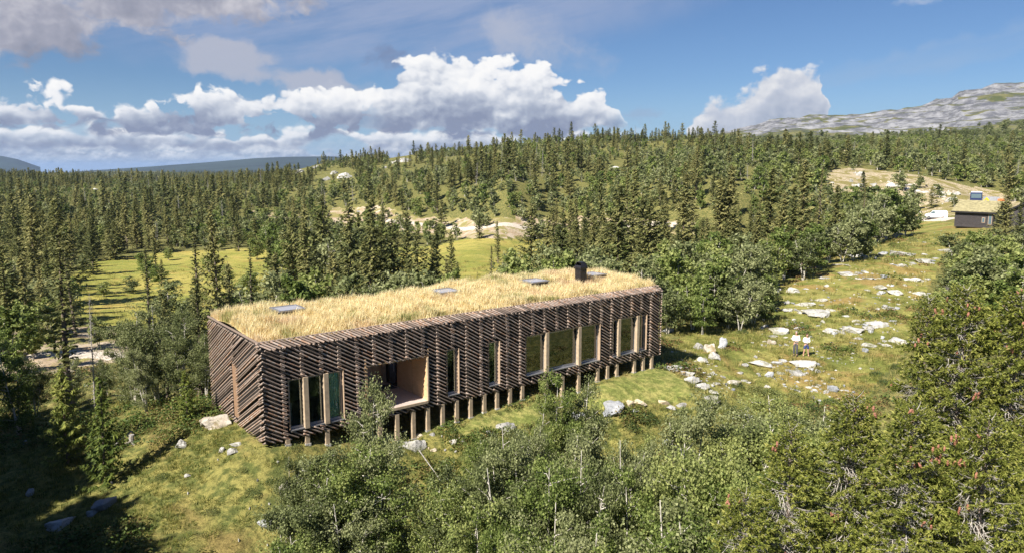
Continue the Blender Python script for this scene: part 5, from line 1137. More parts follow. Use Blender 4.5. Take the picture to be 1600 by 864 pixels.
for u, v, r_ in [(1180, 612, 1.3), (1205, 620, 1.5), (1150, 605, .9), (1222, 640, 1.5), (1240, 622, 1.0), (1215, 468, .9), (1130, 632, .8), (1265, 640, 1.2), (1300, 630, 1.0), (1370, 585, .9), (1385, 600, 1.0), (1345, 610, 1.1), (1400, 575, .9), (1410, 372, 1.4), (1425, 378, 1.6), (1395, 383, 1.2), (1160, 520, 1.0),
                 (935, 660, 1.0), (1010, 655, 1.3), (1040, 662, 1.2), (985, 668, 1.0), (430, 755, .8), (395, 770, .7), (255, 745, .6), (380, 735, .5), (330, 800, .6), (460, 700, .6)]:
    p = hit(u, v); o = obj('juniper_bush', heath_mesh(int(u), 700, .42, .60, .055, M_JUN), None, (p[0], p[1], p[2]-.05), (0, 0, u)); o.scale = (r_, r_*.8, r_*.9)
    tag(o, 'low dark green juniper mound hugging the ground '+('in the meadow' if u > 1110 else 'below the lawn stones' if u > 900 else 'on the left foreground slope'), 'bush', 'juniper mounds '+('in the meadow' if u > 1110 else 'below the lawn' if u > 900 else 'left foreground'))
# ------------------------------------------------------------------ rocks
def rock_mesh(seed, mat, flat=1.0, n=14, sub=2, rough=.085):
    r = random.Random(seed); bm = bmesh.new()
    for _ in range(n):
        v = Vector((r.gauss(0, 1), r.gauss(0, 1), r.gauss(0, 1))).normalized()*r.uniform(.8, 1.0); bm.verts.new((v.x*.5, v.y*.5, v.z*.5*flat))
    h = bmesh.ops.convex_hull(bm, input=bm.verts); bmesh.ops.delete(bm, geom=list({g for g in h['geom_interior']+h['geom_unused'] if isinstance(g, bmesh.types.BMVert)}), context='VERTS')
    bmesh.ops.bevel(bm, geom=list(bm.edges), offset=.018, segments=1, affect='EDGES'); bmesh.ops.triangulate(bm, faces=bm.faces)
    for _ in range(sub): bmesh.ops.subdivide_edges(bm, edges=[e for e in bm.edges if e.calc_length() > .09], cuts=1, use_grid_fill=True)
    bmesh.ops.triangulate(bm, faces=bm.faces)
    P = np.array([v.co for v in bm.verts]); d1 = fbm(P[:, 0]*4+seed, P[:, 1]*4+P[:, 2]*3, seed, 4); d2 = fbm(P[:, 0]*11, P[:, 1]*11+P[:, 2]*9, seed+3, 2)
    for v, a, c in zip(bm.verts, d1, d2): v.co += v.co.normalized()*(a*rough*2.4+c*rough)
    me = bpy.data.meshes.new('rock'); bm.to_mesh(me); bm.free(); me.materials.append(mat); return me
RK = {'w': [rock_mesh(s, M_ROCK, 1) for s in range(6)], 'g': [rock_mesh(20+s, M_ROCKG, 1) for s in range(3)], 'r': [rock_mesh(30+s, M_ROCKW, 1) for s in range(2)], 't': [rock_mesh(40+s, M_ROCKT, 1) for s in range(3)]}
def rock(u, v, wpx, hpx, kind='w', label=None, group=None, name='rock', sink=.36, angle=None, base=None):
    p = hit(u, v+hpx*.35)
    if p is None: return
    d = project(p)[2]; W = wpx*float(d)/FPX; vis = hpx*float(d)/FPX; look = math.atan2(CAMH-p[2], math.hypot(p[0], p[1])); 
    # visible height = height*cos + depth*sin
    W *= 1.12; vis *= 1.08; dep = min(W*.62, vis/max(.12, math.sin(look))*.75); H = max(.10, min((vis-dep*math.sin(look)*.6)/math.cos(look), W*.9)); H = max(H, .22*W)
    me = random.choice(RK[kind]); az_ = math.atan2(p[0], p[1]); o = obj(name, me, None, (p[0], p[1], p[2]+H*.5-sink*H), (random.gauss(0, .06), random.gauss(0, .06), -az_+(angle or 0)+random.choice((0, math.pi))))
    o.scale = (W*1.06, max(dep*1.15, .2), H*1.5); tag(o, label, 'rock', group); return o
named = [
 (338, 655, 58, 24, 'r', 'big flat boulder with a rusty brown face beside the gable wall'), (283, 693, 18, 20, 'w', 'upright white split rock below the small yellow-green spruce'),
 (365, 702, 20, 12, 'w', 'white stone block left of the house corner, right of the pair'), (348, 701, 12, 10, 'w', 'smaller angular stone left of the white block near the house corner'), (371, 693, 24, 5, 'w', 'thin flat slab behind the two stones at the house corner'),
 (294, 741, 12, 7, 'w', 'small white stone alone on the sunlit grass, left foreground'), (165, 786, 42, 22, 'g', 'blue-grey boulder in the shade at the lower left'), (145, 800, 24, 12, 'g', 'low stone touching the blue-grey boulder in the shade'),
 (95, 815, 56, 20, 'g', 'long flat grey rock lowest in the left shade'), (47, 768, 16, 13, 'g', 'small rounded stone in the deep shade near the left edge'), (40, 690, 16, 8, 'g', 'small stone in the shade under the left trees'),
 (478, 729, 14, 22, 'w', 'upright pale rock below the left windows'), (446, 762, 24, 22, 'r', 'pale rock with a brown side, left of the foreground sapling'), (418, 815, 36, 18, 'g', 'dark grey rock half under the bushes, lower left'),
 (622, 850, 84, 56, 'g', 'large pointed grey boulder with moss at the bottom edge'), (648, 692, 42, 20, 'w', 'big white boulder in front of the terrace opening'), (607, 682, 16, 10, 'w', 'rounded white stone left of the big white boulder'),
 (603, 695, 10, 9, 'w', 'small upright stone below the rounded white one'), (652, 679, 16, 8, 't', 'tan block just above the big white boulder'), (633, 673, 12, 4, 't', 'flat tan chip by the foundation, left'), (676, 677, 10, 6, 'w', 'small stone below the first free post'),
 (677, 702, 11, 5, 't', 'low tan stone right below the big white boulder'), (709, 689, 14, 11, 'w', 'jagged pale stone over the brown scree streak'), (722, 687, 7, 6, 'w', 'small white stone right of the jagged one'),
 (757, 712, 17, 11, 'w', 'white stone on the slope above the dark bushes'), (790, 663, 34, 15, 'w', 'pale rock half hidden by leaves below the middle posts'), (763, 673, 14, 7, 'w', 'small pale rock left of the half hidden one'),
 (954, 634, 52, 24, 'g', 'big layered grey rock at the left end of the stone row'), (905, 648, 40, 16, 'g', 'grey ledge among leaves left of the big layered rock'), (985, 628, 13, 14, 't', 'upright tan stone beside the big layered rock'), (1001, 626, 25, 9, 't', 'long pale stone second in the lawn edging'),
 (1034, 627, 26, 10, 't', 'long cream stone third in the lawn edging'), (1065, 630, 16, 11, 'w', 'round white stone in the lawn edging'), (1048, 636, 17, 9, 'w', 'low white stone in front of the round one'), (990, 640, 16, 6, 'w', 'low grey-white stone under the upright tan one'),
 (1053, 573, 32, 11, 'w', 'pale slab beginning the stone row at the right end of the house'), (1073, 581, 26, 12, 'w', 'second pale slab of the row beyond the lawn'), (1081, 591, 27, 13, 'w', 'large white slab in the curve of the row'), (1098, 601, 25, 12, 'w', 'rounded white block right of the curve'),
 (1115, 611, 23, 9, 'w', 'flat white stone near the end of the row'), (1112, 621, 25, 17, 'w', 'bright white block ending the row of stones'), (1091, 539, 19, 13, 'w', 'bright white boulder left in the boulder cluster beyond the house'), (1109, 544, 24, 17, 'r', 'brownish boulder in the middle of the cluster beyond the house'),
 (1127, 535, 20, 21, 'g', 'tallest grey boulder of the cluster beyond the house'), (1118, 555, 22, 15, 'w', 'front boulder of the cluster beyond the house'), (1099, 561, 22, 12, 'w', 'white block set apart below the cluster'), (1044, 516, 22, 8, 'g', 'grey rock behind the right end of the house, in half shade'),
 (1156, 581, 10, 6, 'w', 'small round white stone in the grass left of the tilted slab'), (1180, 557, 7, 6, 'w', 'tiny white stone between the cluster and the people'), (1112, 582, 10, 7, 'w', 'white stone between the row and the cluster'), (1187, 567, 40, 10, 'w', 'long pointed white slab left below the people'),
 (1202, 584, 18, 10, 'g', 'greenish grey rock under the long pointed slab'), (1144, 596, 32, 8, 'r', 'low brownish ledge in the grass below the people'), (1198, 603, 10, 6, 'w', 'small white stone beside the dark green bush below the meadow'), (1218, 515, 34, 12, 'w', 'rock at the foot of the last birch, behind the people'),
 (1207, 524, 16, 4, 'w', 'thin slab left of the people'), (1205, 534, 18, 9, 'r', 'weathered root-like rock left of the people'), (1256, 568, 46, 7, 'w', 'long white slab just below the two people'), (1245, 580, 28, 12, 'w', 'wedge-shaped white rock under the long slab'), (1277, 578, 12, 7, 'w', 'small white stone right of the wedge-shaped rock'),
 (1299, 515, 34, 11, 'w', 'pale rock ledge right behind the people, left part'), (1331, 512, 36, 14, 'w', 'highest part of the pale ledge behind the people'), (1357, 511, 20, 7, 'w', 'right end of the pale ledge behind the people'), (1370, 505, 38, 9, 'w', 'long slanting white rib above the ledge'), (1285, 502, 8, 6, 'w', 'little stone above the ledge'),
 (1340, 528, 16, 5, 'w', 'low grey stone below the ledge'), (1354, 538, 26, 6, 'w', 'flat pale slab in the grass right of the people'), (1403, 530, 36, 12, 'w', 'broad white slab nearest the cone-bearing spruce'), (1384, 538, 16, 5, 'w', 'small slab touching the broad white one'), (1350, 546, 16, 7, 'g', 'grey stone under the flat pale slab'),
 (1301, 606, 20, 11, 'g', 'grey layered stone on the slope below the people'), (1345, 575, 7, 3, 'w', 'tiny white stone far right below the people, left of a pair'), (1362, 575, 7, 3, 'w', 'tiny white stone far right below the people, right of a pair'),
 (1333, 398, 36, 8, 'w', 'white rock at the upper edge of the meadow under the trees'), (1213, 443, 11, 6, 'w', 'small rock beside the birch thicket, top left of the meadow'), (1238, 452, 24, 11, 'w', 'slanting white slab in the upper left meadow'), (1290, 446, 11, 5, 'w', 'oval white stone alone in the upper meadow'), (1283, 467, 19, 7, 'w', 'pale slab left of centre in the meadow'),
 (1258, 474, 30, 6, 'w', 'greenish flat slab in the left meadow'), (1229, 472, 12, 6, 'w', 'small slab near the thicket'), (1230, 483, 20, 6, 'w', 'broken slab beside the thicket'), (1276, 488, 48, 9, 'w', 'broad white slab in the left meadow above the people'), (1322, 493, 12, 3, 'w', 'thin stone above the pale ledge'),
 (1324, 427, 30, 9, 'w', 'slanting white rib in the upper middle of the meadow'), (1355, 434, 20, 5, 'w', 'pale slab right of the upper rib'), (1381, 432, 14, 6, 'g', 'grey stone right of the upper rib'), (1375, 448, 22, 8, 'w', 'stones in the upper right of the meadow, left one'), (1395, 455, 30, 9, 'w', 'broken slab in the right meadow'), (1385, 479, 24, 9, 'w', 'slanting slab low in the right meadow'),
 (1288, 434, 16, 3, 'w', 'thin white stone in the upper meadow'), (1403, 366, 22, 7, 'w', 'white rock on the path below the birches by the van'), (1443, 407, 26, 9, 'w', 'tilted white block at the right edge of the meadow'), (1408, 398, 42, 3, 'w', 'long thin slab across the upper meadow'), (1426, 411, 11, 5, 'w', 'small block left of the tilted one'),
 (1411, 415, 20, 5, 'w', 'flat stone below the long thin slab'), (1433, 437, 24, 5, 'w', 'flat stone in the right meadow near the grey shrub'), (1414, 445, 8, 4, 'w', 'tiny stone in the right meadow'), (1437, 457, 20, 7, 'w', 'slab beside the leafless grey shrub'), (1452, 464, 14, 5, 'w', 'last slab before the near spruces'), (1480, 392, 24, 3, 'w', 'thin pale slab at the thicket edge'),
 (1042, 690, 20, 11, 'g', 'grey rock in the gap between the bushes, left one'), (1056, 699, 16, 11, 'g', 'grey rock in the gap between the bushes, lowest one'), (1050, 682, 14, 8, 'w', 'rock in the gap between the bushes, top one'), (1180, 668, 22, 8, 'w', 'pale ledge in the heath right of the olive birch'), (1165, 650, 30, 8, 'g', 'broken grey ledge below the meadow bushes')]
for u, v, w_, h_, k, lb in named:
    rock(u, v, w_, h_, k, lb)
    if 1130 < u < 1460 and v > 395 and w_ > 16:
        for _ in range(3): rock(u+random.choice((-1, 1))*w_*random.uniform(.45, .95), v+random.uniform(-.5, .6)*h_, w_*random.uniform(.22, .5), h_*random.uniform(.3, .6), random.choice('wwg'), 'small broken slab lying against a larger pale slab in the right meadow', 'broken slabs in the meadow')
for (u, v, w_) in OUTC: rock(u, v, w_*1.1, w_*.45, 'w', 'pale rock outcrop showing between the trees on the far slope', 'rock outcrops on the far slope', 'rock_outcrop')
rr2 = random.Random(5)
def scatter_rocks(poly, n, lo, hi, label, group, flat=.35, kinds='www'):
    us = [p[0] for p in poly]; vs = [p[1] for p in poly]; c = 0
    while c < n:
        u, v = rr2.uniform(min(us), max(us)), rr2.uniform(min(vs), max(vs))
        if inpoly(np.array([u]), np.array([v]), poly)[0]: rock(u, v, lo+(hi-lo)*rr2.random()**2.5, (lo+(hi-lo)*rr2.random()**3)*flat+1, rr2.choice(kinds), label, group); c += 1
scatter_rocks([(1300, 282), (1400, 284), (1480, 292), (1505, 300), (1480, 312), (1400, 305), (1300, 290)], 60, 3, 16, 'white blasted rock on the stony bank above the white van', 'white rocks on the stony bank', kinds='wwt')
scatter_rocks([(1340, 268), (1440, 285), (1520, 305), (1500, 330), (1430, 335), (1400, 322), (1330, 300), (1290, 285)], 22, 2.5, 9, 'small rock scattered over the bare stony ground, upper right', 'small rocks on the bare ground', kinds='wwt')
scatter_rocks(MEADOW[0], 60, 2, 6, 'small pale stone in the grass of the right meadow', 'small stones in the meadow')
scatter_rocks([(600, 668), (700, 668), (760, 690), (720, 730), (640, 700)], 16, 2.5, 6, 'small rubble stone on the slope in front of the terrace', 'rubble in front of the terrace', kinds='wtt')
scatter_rocks([(120, 700), (440, 705), (430, 860), (200, 860)], 10, 2.5, 6, 'small stone in the grass of the left foreground', 'small stones in the left foreground')
scatter_rocks([(500, 328), (600, 322), (640, 350), (820, 350), (820, 372), (700, 372), (560, 352)], 18, 2, 10, 'pale rubble beside the sandy clearing', 'pale rubble by the clearing', kinds='wwt')
for u, v, w_, h_, lb in ((1398, 290, 26, 9, 'largest white rock on the stony bank, left'), (1470, 303, 30, 6, 'long white slab leaning on the stony bank near the truck'), (1488, 312, 22, 8, 'white rock just above the cabin roof'), (1345, 272, 16, 9, 'pale heap at the left end of the stony bank'), (1520, 303, 14, 5, 'pale rock left of the blue truck')): rock(u, v, w_, h_, 'w', lb)

nst = 9000; u_ = rng.uniform(1040, 1500, nst); v_ = rng.uniform(350, 640, nst); dd_ = np.array([ray(a, b) for a, b in zip(u_, v_)]); tt_ = (.3-CAMH)/dd_[:, 2]
for _ in range(4): gx, gy = dd_[:, 0]*tt_, dd_[:, 1]*tt_; tt_ = (ground_h(gx, gy)-CAMH)/dd_[:, 2]
gx, gy = dd_[:, 0]*tt_, dd_[:, 1]*tt_; gz = ground_h(gx, gy); k = zone(gx, gy, gz, MEADOW) & (fbm(gx/4, gy/4, 140, 3) > .06) & (np.hypot(gx, gy) < 160) & (rng.random(nst) < .30); gx, gy, gz = gx[k], gy[k], gz[k]; n = len(gx)
sz = .07+.32*rng.random(n)**3; scatter('loose_stones', np.column_stack([gx, gy, gz]), np.column_stack([rng.normal(0, .15, n), rng.normal(0, .15, n), rng.uniform(0, 6.28, n)]), np.column_stack([sz*1.6, sz, sz*.6]), rng.integers(0, 9, n), RK['w']+RK['g'])
print('STONES', n)
# stump and fallen log, left foreground
def up_from(p): return (p[0], p[1], p[2])
p = hit(206, 692); st = empty('tree_stump', tuple(p), 0, 'grey weathered stump on the grass at the edge of the shade, left foreground', 'tree stump'); b = MB(); b.tube([(0, 0, -.1), (0, 0, .2), (.02, 0, .42)], [.17, .12, .11], 9); b.build('stump', M_GBARK, st)
b = MB()
for a in (0.4, 1.7, 3.0, 4.4, 5.5): b.tube([(0, 0, .05), (math.cos(a)*.25, math.sin(a)*.25, .0), (math.cos(a)*.5, math.sin(a)*.5, -.1)], [.07, .05, .02], 5)
b.build('roots', M_GBARK, st)
def log(u0, v0, u1, v1, r_, label, lift=.1):
    a, c = hit(u0, v0), hit(u1, v1); b = MB(); m = [(a+(c-a)*k) for k in np.linspace(0, 1, 5)]; b.tube([(q[0], q[1], gh(q[0], q[1])+lift+random.uniform(-.02, .03)) for q in m], [r_, r_*.9, r_*.8, r_*.6, r_*.35], 7); tag(b.build('log', M_GBARK, smooth=True), label, 'log')
log(206, 680, 178, 702, .09, 'bleached log lying against the grey stump', .15)
log(655, 720, 690, 770, .028, 'fallen grey branch among the bushes below the big white boulder', .5)
log(1305, 470, 1320, 420, .05, 'thin bleached branch lying in the upper meadow') if False else None
log(1300, 415, 1330, 418, .10, 'fallen weathered trunk by the stones of the upper meadow')
log(1488, 412, 1508, 404, .10, 'pale fallen trunk at the edge of the thicket below the cabin', .6)

# ------------------------------------------------------------------ people
SKIN = simple('skin', (.52, .31, .22), .6, .05, 20); SHIRT = simple('white_cloth', (.80, .80, .79), .85, .04, 9); TROU = simple('charcoal_cloth', (.075, .075, .085), .9, .1, 9); SHORT = simple('blue_cloth', (.035, .06, .17), .9, .12, 9)
HAIRG = simple('grey_hair', (.27, .24, .22), .8, .2, 30); HAIRD = simple('dark_brown_hair', (.07, .035, .025), .7, .2, 30); SHOE = simple('dark_shoe', (.03, .03, .032), .6, .1, 9)
def skinned(name, verts, edges, radii, mat, parent, sub=2):
    me = bpy.data.meshes.new(name); me.from_pydata([tuple(v) for v in verts], edges, []); me.materials.append(mat); o = obj(name, me, parent)
    m = o.modifiers.new('skin', 'SKIN'); m.use_smooth_shade = True; m.branch_smoothing = .4; sv = me.skin_vertices[0].data
    for i, r_ in enumerate(radii): sv[i].radius = r_ if hasattr(r_, '__len__') else (r_, r_)
    sv[0].use_root = True; s = o.modifiers.new('sub', 'SUBSURF'); s.levels = sub; s.render_levels = sub; return o
def person(u, v, h, facing, label, hair, legs, lo_mat, spread, headdown=0.0, knees=False):
    p = hit(u, v); s = h/1.75; e = empty('person', (p[0], p[1], p[2]+.01), facing, label, 'person'); e.scale = (s, s, s)     # figure faces -Y
    hipx = .09; ft = spread
    V = [(0, 0, .96), (0, .01, 1.10), (0, 0, 1.28), (0, .01, 1.42), (0, .0, 1.50), (0, -.02-headdown*.4, 1.57), (0, -.03-headdown, 1.645), (0, -.025-headdown*.9, 1.71)]
    Rr = [(.15, .115), (.135, .10), (.16, .11), (.13, .09), (.055, .055), (.07, .078), (.078, .092), (.055, .07)]; E = [(i, i+1) for i in range(7)]
    for sg in (-1, 1):
        n = len(V); V += [(sg*hipx, 0, .88), (sg*(hipx+ft*.4), -.02, .50), (sg*(hipx+ft), .02, .09), (sg*(hipx+ft*1.1), -.13, .035)]; Rr += [(.085, .09), (.055, .06), (.036, .04), (.034, .028)]; E += [(0, n), (n, n+1), (n+1, n+2), (n+2, n+3)]
        n = len(V); V += [(sg*.175, .01, 1.41), (sg*.235, .03, 1.15), (sg*.09, -.20, 1.10), (sg*.02, -.235, 1.105)]; Rr += [(.05, .05), (.040, .042), (.028, .03), (.032, .018)]; E += [(3, n), (n, n+1), (n+1, n+2), (n+2, n+3)]
        for k in range(4):
            m_ = len(V); b0 = V[n+3]; V += [(b0[0]-sg*.03, b0[1]-.012+.014*k, b0[2]+.02-.016*k), (b0[0]-sg*.06, b0[1]+.006+.012*k, b0[2]+.012-.017*k)]; Rr += [(.0095, .0095), (.008, .008)]; E += [(n+3, m_), (m_, m_+1)]
        m_ = len(V); V += [(b0[0]-sg*.005, b0[1]+.02, b0[2]+.045)]; Rr += [(.010, .010)]; E += [(n+3, m_)]
    body = skinned('body', V, E, Rr, SKIN, e)
    # shirt with sleeves
    V = [(0, .0, .93), (0, .01, 1.10), (0, 0, 1.28), (0, .01, 1.43), (0, .0, 1.485)]; Rr = [(.175, .135), (.16, .125), (.18, .13), (.15, .105), (.07, .07)]; E = [(i, i+1) for i in range(4)]
    for sg in (-1, 1): n = len(V); V += [(sg*.18, .01, 1.415), (sg*.238, .03, 1.15), (sg*.12, -.165, 1.105)]; Rr += [(.066, .066), (.054, .056), (.043, .045)]; E += [(3, n), (n, n+1), (n+1, n+2)]
    skinned('shirt', V, E, Rr, SHIRT, e)
    V = [(0, .0, .97), (0, 0, .92)]; Rr = [(.155, .12), (.15, .12)]; E = [(0, 1)]
    for sg in (-1, 1):
        n = len(V)
        if legs == 'long': V += [(sg*hipx, 0, .86), (sg*(hipx+ft*.4), -.02, .50), (sg*(hipx+ft), .02, .10)]; Rr += [(.10, .105), (.078, .08), (.062, .065)]; E += [(1, n), (n, n+1), (n+1, n+2)]
        else: V += [(sg*hipx, 0, .86), (sg*(hipx+ft*.45), -.02, .55)]; Rr += [(.105, .115), (.098, .10)]; E += [(1, n), (n, n+1)]
    skinned('trousers' if legs == 'long' else 'shorts', V, E, Rr, lo_mat, e)
    hy = -headdown; b = MB(); bmesh.ops.create_uvsphere(b.bm, u_segments=14, v_segments=9, radius=1, matrix=Matrix.Translation((0, .012+hy*.9, 1.685)) @ Matrix.Diagonal((.092, .106, .092, 1)))
    bmesh.ops.delete(b.bm, geom=[q for q in b.bm.verts if q.co.z < 1.60 or (q.co.y < -.055+hy*.9 and q.co.z < 1.70)], context='VERTS'); b.build('hair', hair, e, smooth=True)
    fb = MB()
    for sg in (-1, 1): fb.box(sg*.03-.008, sg*.03+.008, -.112+hy, -.102+hy, 1.645, 1.655)
    fb.build('eyes', SHOE, e); fb = MB(); fb.prism([(-.012, 1.615), (.012, 1.615), (.006, 1.65), (-.006, 1.65)], -.13+hy, -.10+hy); fb.build('nose', SKIN, e); fb = MB(); fb.box(-.02, .02, -.112+hy, -.10+hy, 1.592, 1.598); fb.build('mouth', simple('lip', (.32, .12, .10)), e)
    if legs == 'long':
        for sg in (-1, 1): b = MB(); b.box(sg*(hipx+ft)-.045, sg*(hipx+ft)+.045, -.19, .07, 0, .075, .02); b.build('shoe', SHOE, e)
    return e
person(1242.5, 555.5, 1.80, R(-22), 'person with grey hair, white shirt and long charcoal trousers, left of the pair', HAIRG, 'long', TROU, .01, .01)
person(1259, 556.5, 1.68, R(-5), 'person with dark hair, white top and blue shorts looking down, right of the pair', HAIRD, 'short', SHORT, .10, .06)

# ------------------------------------------------------------------ dark cabins, van, truck at the upper right
M_CAB = board_mat('dark_boards', (.030, .026, .028), (.060, .052, .055)); M_SOD = simple('sod_roof', (.27, .24, .13), .95, .25, 2, bump=.5); M_TRIM = simple('black_trim', (.015, .014, .015), .8)
def gable_cabin(x, y, z, rz, Lx, Ly, hw_, hr, label, win, name='cabin'):
    e = empty(name, (x, y, z), rz, label, 'cabin'); nb_ = int(hw_/.22)
    b = MB(); b.box(0, Lx, 0, Ly, -.6, hw_)
    b.prism([(0, 0), (1, 0)], 0, 1) if False else None
    b.build('wall', M_CAB, e)
    for k in range(nb_):
        for nm, bx in (('board', (-.0, Lx, -.03, -.002)),):
            q = MB(); q.box(bx[0], bx[1], bx[2]+random.uniform(0, .008), bx[3], k*hw_/nb_+.008, (k+1)*hw_/nb_-.006); q.build('board', M_CAB, e)
    for x0, x1 in ((.0, .05), (Lx-.05, Lx)):      # gable triangles
        bm = bmesh.new(); a = [bm.verts.new((x0, yy, zz)) for yy, zz in ((0, hw_+.002), (Ly, hw_+.002), (Ly/2, hr))]; c = [bm.verts.new((x1, yy, zz)) for yy, zz in ((0, hw_+.002), (Ly, hw_+.002), (Ly/2, hr))]
        bm.faces.new(a); bm.faces.new(c[::-1])
        for i in range(3): bm.faces.new((a[i], c[i], c[(i+1) % 3], a[(i+1) % 3]))
        bmesh.ops.recalc_face_normals(bm, faces=bm.faces); me = bpy.data.meshes.new('gable'); bm.to_mesh(me); bm.free(); me.materials.append(M_CAB); obj('gable', me, e)
    ov = .55; sl = (hr-hw_)/(Ly/2)
    for sg in (0, 1):
        yy = lambda q: q if sg == 0 else Ly-q; bm = bmesh.new(); P = []
        for xx in (-ov, Lx+ov):
            for q, zz in ((-ov, hw_-sl*ov), (Ly/2, hr)): P += [(xx, yy(q), zz+.02), (xx, yy(q), zz+.30)]
        v = [bm.verts.new(p) for p in P]; mi = [((0, 1, 3, 2), 1), ((4, 6, 7, 5), 1), ((1, 5, 7, 3), 0), ((0, 2, 6, 4), 1), ((0, 4, 5, 1), 1), ((2, 3, 7, 6), 1)]
        for f, m_ in mi: q = bm.faces.new([v[i] for i in f]); q.material_index = m_
        bmesh.ops.recalc_face_normals(bm, faces=bm.faces); me = bpy.data.meshes.new('roof'); bm.to_mesh(me); bm.free(); me.materials.append(M_SOD); me.materials.append(M_TRIM); obj('roof', me, e)
    for (face, a0, a1, z0, z1) in win:
        f = MB(); 
        if face == 'f': f.box(a0, a1, -.06, -.035, z0, z1)
        else: f.box(Lx+.0, Lx+.05, a0, a1, z0, z1)
        wf = f.build('window', M_PINEW if face == 'f' else M_TRIM, e); f = MB()
        if face == 'f': f.box(a0+.08, a1-.08, -.068, -.058, z0+.08, z1-.08)
        else: f.box(Lx+.045, Lx+.058, a0+.07, a1-.07, z0+.07, z1-.07)
        f.build('pane', glassy, wf)
    return e
def pane_dark():
    m, t = new_mat('dark_pane'); t.put(t.b.inputs['Base Color'], (.10, .15, .18)); t.b.inputs['Roughness'].default_value = .08; t.b.inputs['Specular IOR Level'].default_value = .8; return m
glassy = pane_dark()
DC = 140.0; pL = at_depth(1491, 350, DC); zc_ = gh(pL[0]+3, pL[1]+2)-.1; az_ = math.atan2(pL[0], pL[1])
gable_cabin(pL[0], pL[1], at_depth(1491, 349, DC)[2], -az_-R(22), 6.6, 6.4, 2.35, 4.05, 'dark wooden cabin with a straw-coloured sod roof beside the white van', [('f', 4.7, 5.25, .35, 1.35), ('s', .5, 1.5, .1, 2.1), ('s', 2.6, 4.2, .1, 2.1), ('f', 5.75, 6.4, .05, 2.1)])
c_ = at_depth(1634, 352, 118); gable_cabin(c_[0], c_[1], c_[2], -math.atan2(c_[0], c_[1])+R(86), 7, 5.0, 2.2, 3.6, 'second dark cabin cut off by the right picture edge behind a spruce', [('f', 1.2, 2.2, .7, 1.8)])
tb = MB(); tb.box(-.4, .4, -.03, .03, 0, 1.1, .01); tb.build('sheet', simple('white_sheet', (.8, .8, .8)))
o = COL.objects[-1]; q = at_depth(1525, 346, DC-1.2); o.location = (q[0], q[1], q[2]-.2); o.rotation_euler = (-.2, 0, -az_); tag(o, 'small white board leaning on the dark cabin front wall', 'board'); o.name = 'leaning_board'
# van
M_WP = simple('white_paint', (.80, .80, .80), .3, .03, 3); M_TYRE = simple('tyre_rubber', (.02, .02, .02), .8); M_WG = glassy
p = hit(1462, 342); van = empty('parked_van', tuple(p), -math.atan2(p[0], p[1])+R(4), 'small white delivery van parked on the gravel left of the dark cabin', 'van')
prof = [(-2.15, .28), (-2.18, .75), (-2.0, .98), (-1.35, 1.12), (-.75, 1.72), (-.45, 1.82), (1.9, 1.84), (2.12, 1.70), (2.2, .9), (2.18, .28)]
b = MB(); b.prism(prof, -.86, .86); bmesh.ops.bevel(b.bm, geom=list(b.bm.edges), offset=.05, segments=2, affect='EDGES'); b.build('body', M_WP, van, smooth=False)
b = MB(); b.prism([(-1.22, 1.16), (-.72, 1.66), (-.28, 1.66), (-.28, 1.16)], -.875, -.862); b.build('side_window', M_WG, van)
b = MB(); b.prism([(-1.22, 1.16), (-.72, 1.66), (-.28, 1.66), (-.28, 1.16)], .862, .875); b.build('side_window', M_WG, van)
bm = bmesh.new(); vs = [bm.verts.new(q) for q in ((-1.34, -.74, 1.16), (-1.34, .74, 1.16), (-.80, .66, 1.70), (-.80, -.66, 1.70))]; bm.faces.new(vs); me = bpy.data.meshes.new('windscreen'); bm.to_mesh(me); bm.free(); me.materials.append(M_WG); o = obj('windscreen', me, van); o.location = (-.02, 0, .02)
for x_ in (-1.4, 1.35):
    for y_ in (-.86, .70): b = MB(); b.tube([(x_, y_, .31), (x_, y_+.17, .31)], .32, 16); wh = b.build('wheel', M_TYRE, van); b = MB(); b.tube([(x_, y_-.012 if y_ < 0 else y_+.10, .31), (x_, y_+.05 if y_ < 0 else y_+.182, .31)], .19, 12); b.build('rim', M_ALU, wh)
b = MB(); b.box(-2.19, -2.02, -.80, -.50, .66, .84, .03); b.build('headlight', M_ALU, van); b = MB(); b.box(-2.19, -2.02, .50, .80, .66, .84, .03); b.build('headlight', M_ALU, van); b = MB(); b.box(-2.26, -2.12, -.8, .8, .26, .46, .03); b.build('bumper', M_TYRE, van)
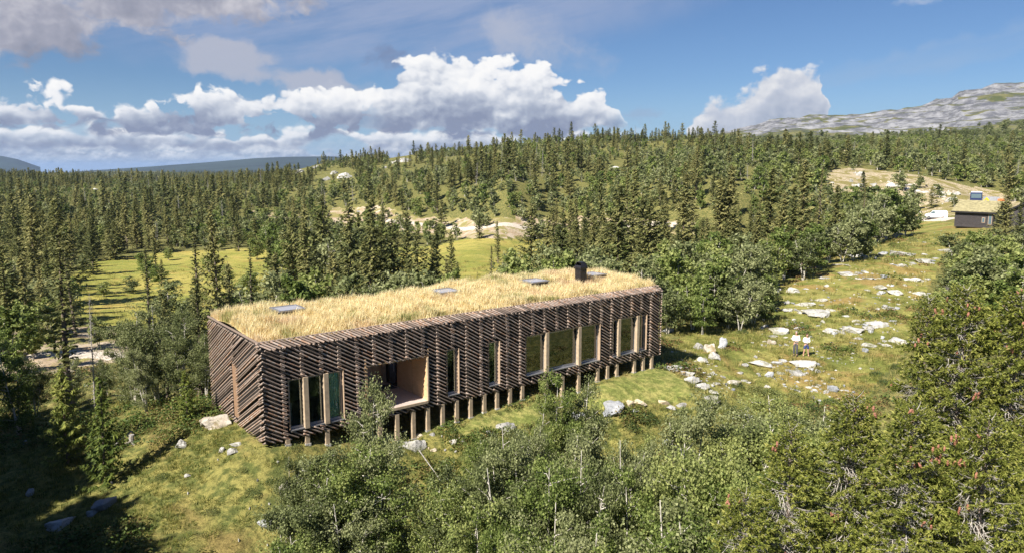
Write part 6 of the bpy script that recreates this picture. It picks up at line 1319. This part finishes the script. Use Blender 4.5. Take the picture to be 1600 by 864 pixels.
# truck with dark blue cab and grey flatbed, yellow and orange gear behind
M_BLUE = simple('dark_blue_paint', (.018, .030, .10), .35, .1, 3); M_GREYB = simple('grey_panel', (.28, .29, .31), .6, .1, 3); M_YEL = simple('yellow_paint', (.78, .55, .03), .5, .05, 3); M_ORG = simple('orange_paint', (.70, .16, .03), .5, .05, 3)
p = at_depth(1524, 322, 172); p[2] = gh(p[0], p[1]); 
tk = empty('parked_truck', tuple(p), -math.atan2(p[0], p[1]), 'dark blue truck with grey load bed parked behind the sod-roofed cabin', 'truck')
b = MB(); b.box(-1.2, 1.2, -1.1, 1.0, .9, 3.25, .08); b.build('cab', M_BLUE, tk); b = MB(); b.box(-1.0, 1.0, -1.14, -1.09, 1.9, 2.9, .02); b.build('windscreen', M_WG, tk); b = MB(); b.box(-1.1, 1.1, -.9, .9, 3.26, 3.42, .03); b.build('roof_spoiler', M_WP, tk)
b = MB(); b.box(-1.15, 1.15, -1.2, 6.0, .62, .88, .03); b.build('chassis', M_TYRE, tk); b = MB(); b.box(1.35, 4.6, .2, 2.6, 1.0, 2.2, .04); b.box(1.2, 4.6, .4, 2.4, .62, .98); b.build('load_bed', M_GREYB, tk)
for x_, y_ in ((-1.15, -.5), (.85, -.5), (1.6, .5), (3.6, .5)): b = MB(); b.tube([(x_, y_, .5), (x_+.3, y_, .5)], .5, 14); b.build('wheel', M_TYRE, tk)
p = at_depth(1554, 320, 168); p[2] = gh(p[0], p[1]); dg = empty('digger', tuple(p), -math.atan2(p[0], p[1]), 'yellow digger with an orange counterweight behind the cabin ridge', 'digger')
b = MB(); b.box(-1.3, 1.3, -.9, .9, .75, 1.7, .06); b.build('body', M_YEL, dg); b = MB(); b.box(.5, 1.9, -.8, .8, 1.72, 2.5, .1); b.build('counterweight', M_ORG, dg); b = MB(); b.box(-1.1, .2, -.8, .1, 1.72, 2.9, .05); b.build('cab', M_GREYB, dg)
b = MB(); b.tube([(-1.0, .4, 1.6), (-1.7, .4, 2.6), (-2.1, .4, 2.0), (-2.2, .4, .9)], [.3, .28, .22, .18], 6); b.build('arm', M_YEL, dg)
for y_ in (-.95, .55): b = MB(); b.box(-1.6, 1.6, y_, y_+.4, .0, .7, .2); b.build('track', M_TYRE, dg)

# ------------------------------------------------------------------ the air
b = MB(); b.box(-17500, 17500, -17500, 17500, -260, 165); hz = b.build('haze', [])
mh = bpy.data.materials.new('haze'); mh.use_nodes = True; th = NT(mh.node_tree); th.n.clear(); pv = th.add('ShaderNodeVolumePrincipled'); pv.inputs['Color'].default_value = (.42, .62, 1.0, 1); pv.inputs['Density'].default_value = .00005; pv.inputs['Anisotropy'].default_value = .2
ho = th.add('ShaderNodeOutputMaterial'); th.l.new(pv.outputs[0], ho.inputs['Volume']); hz.data.materials.append(mh); tag(hz, kind='stuff')
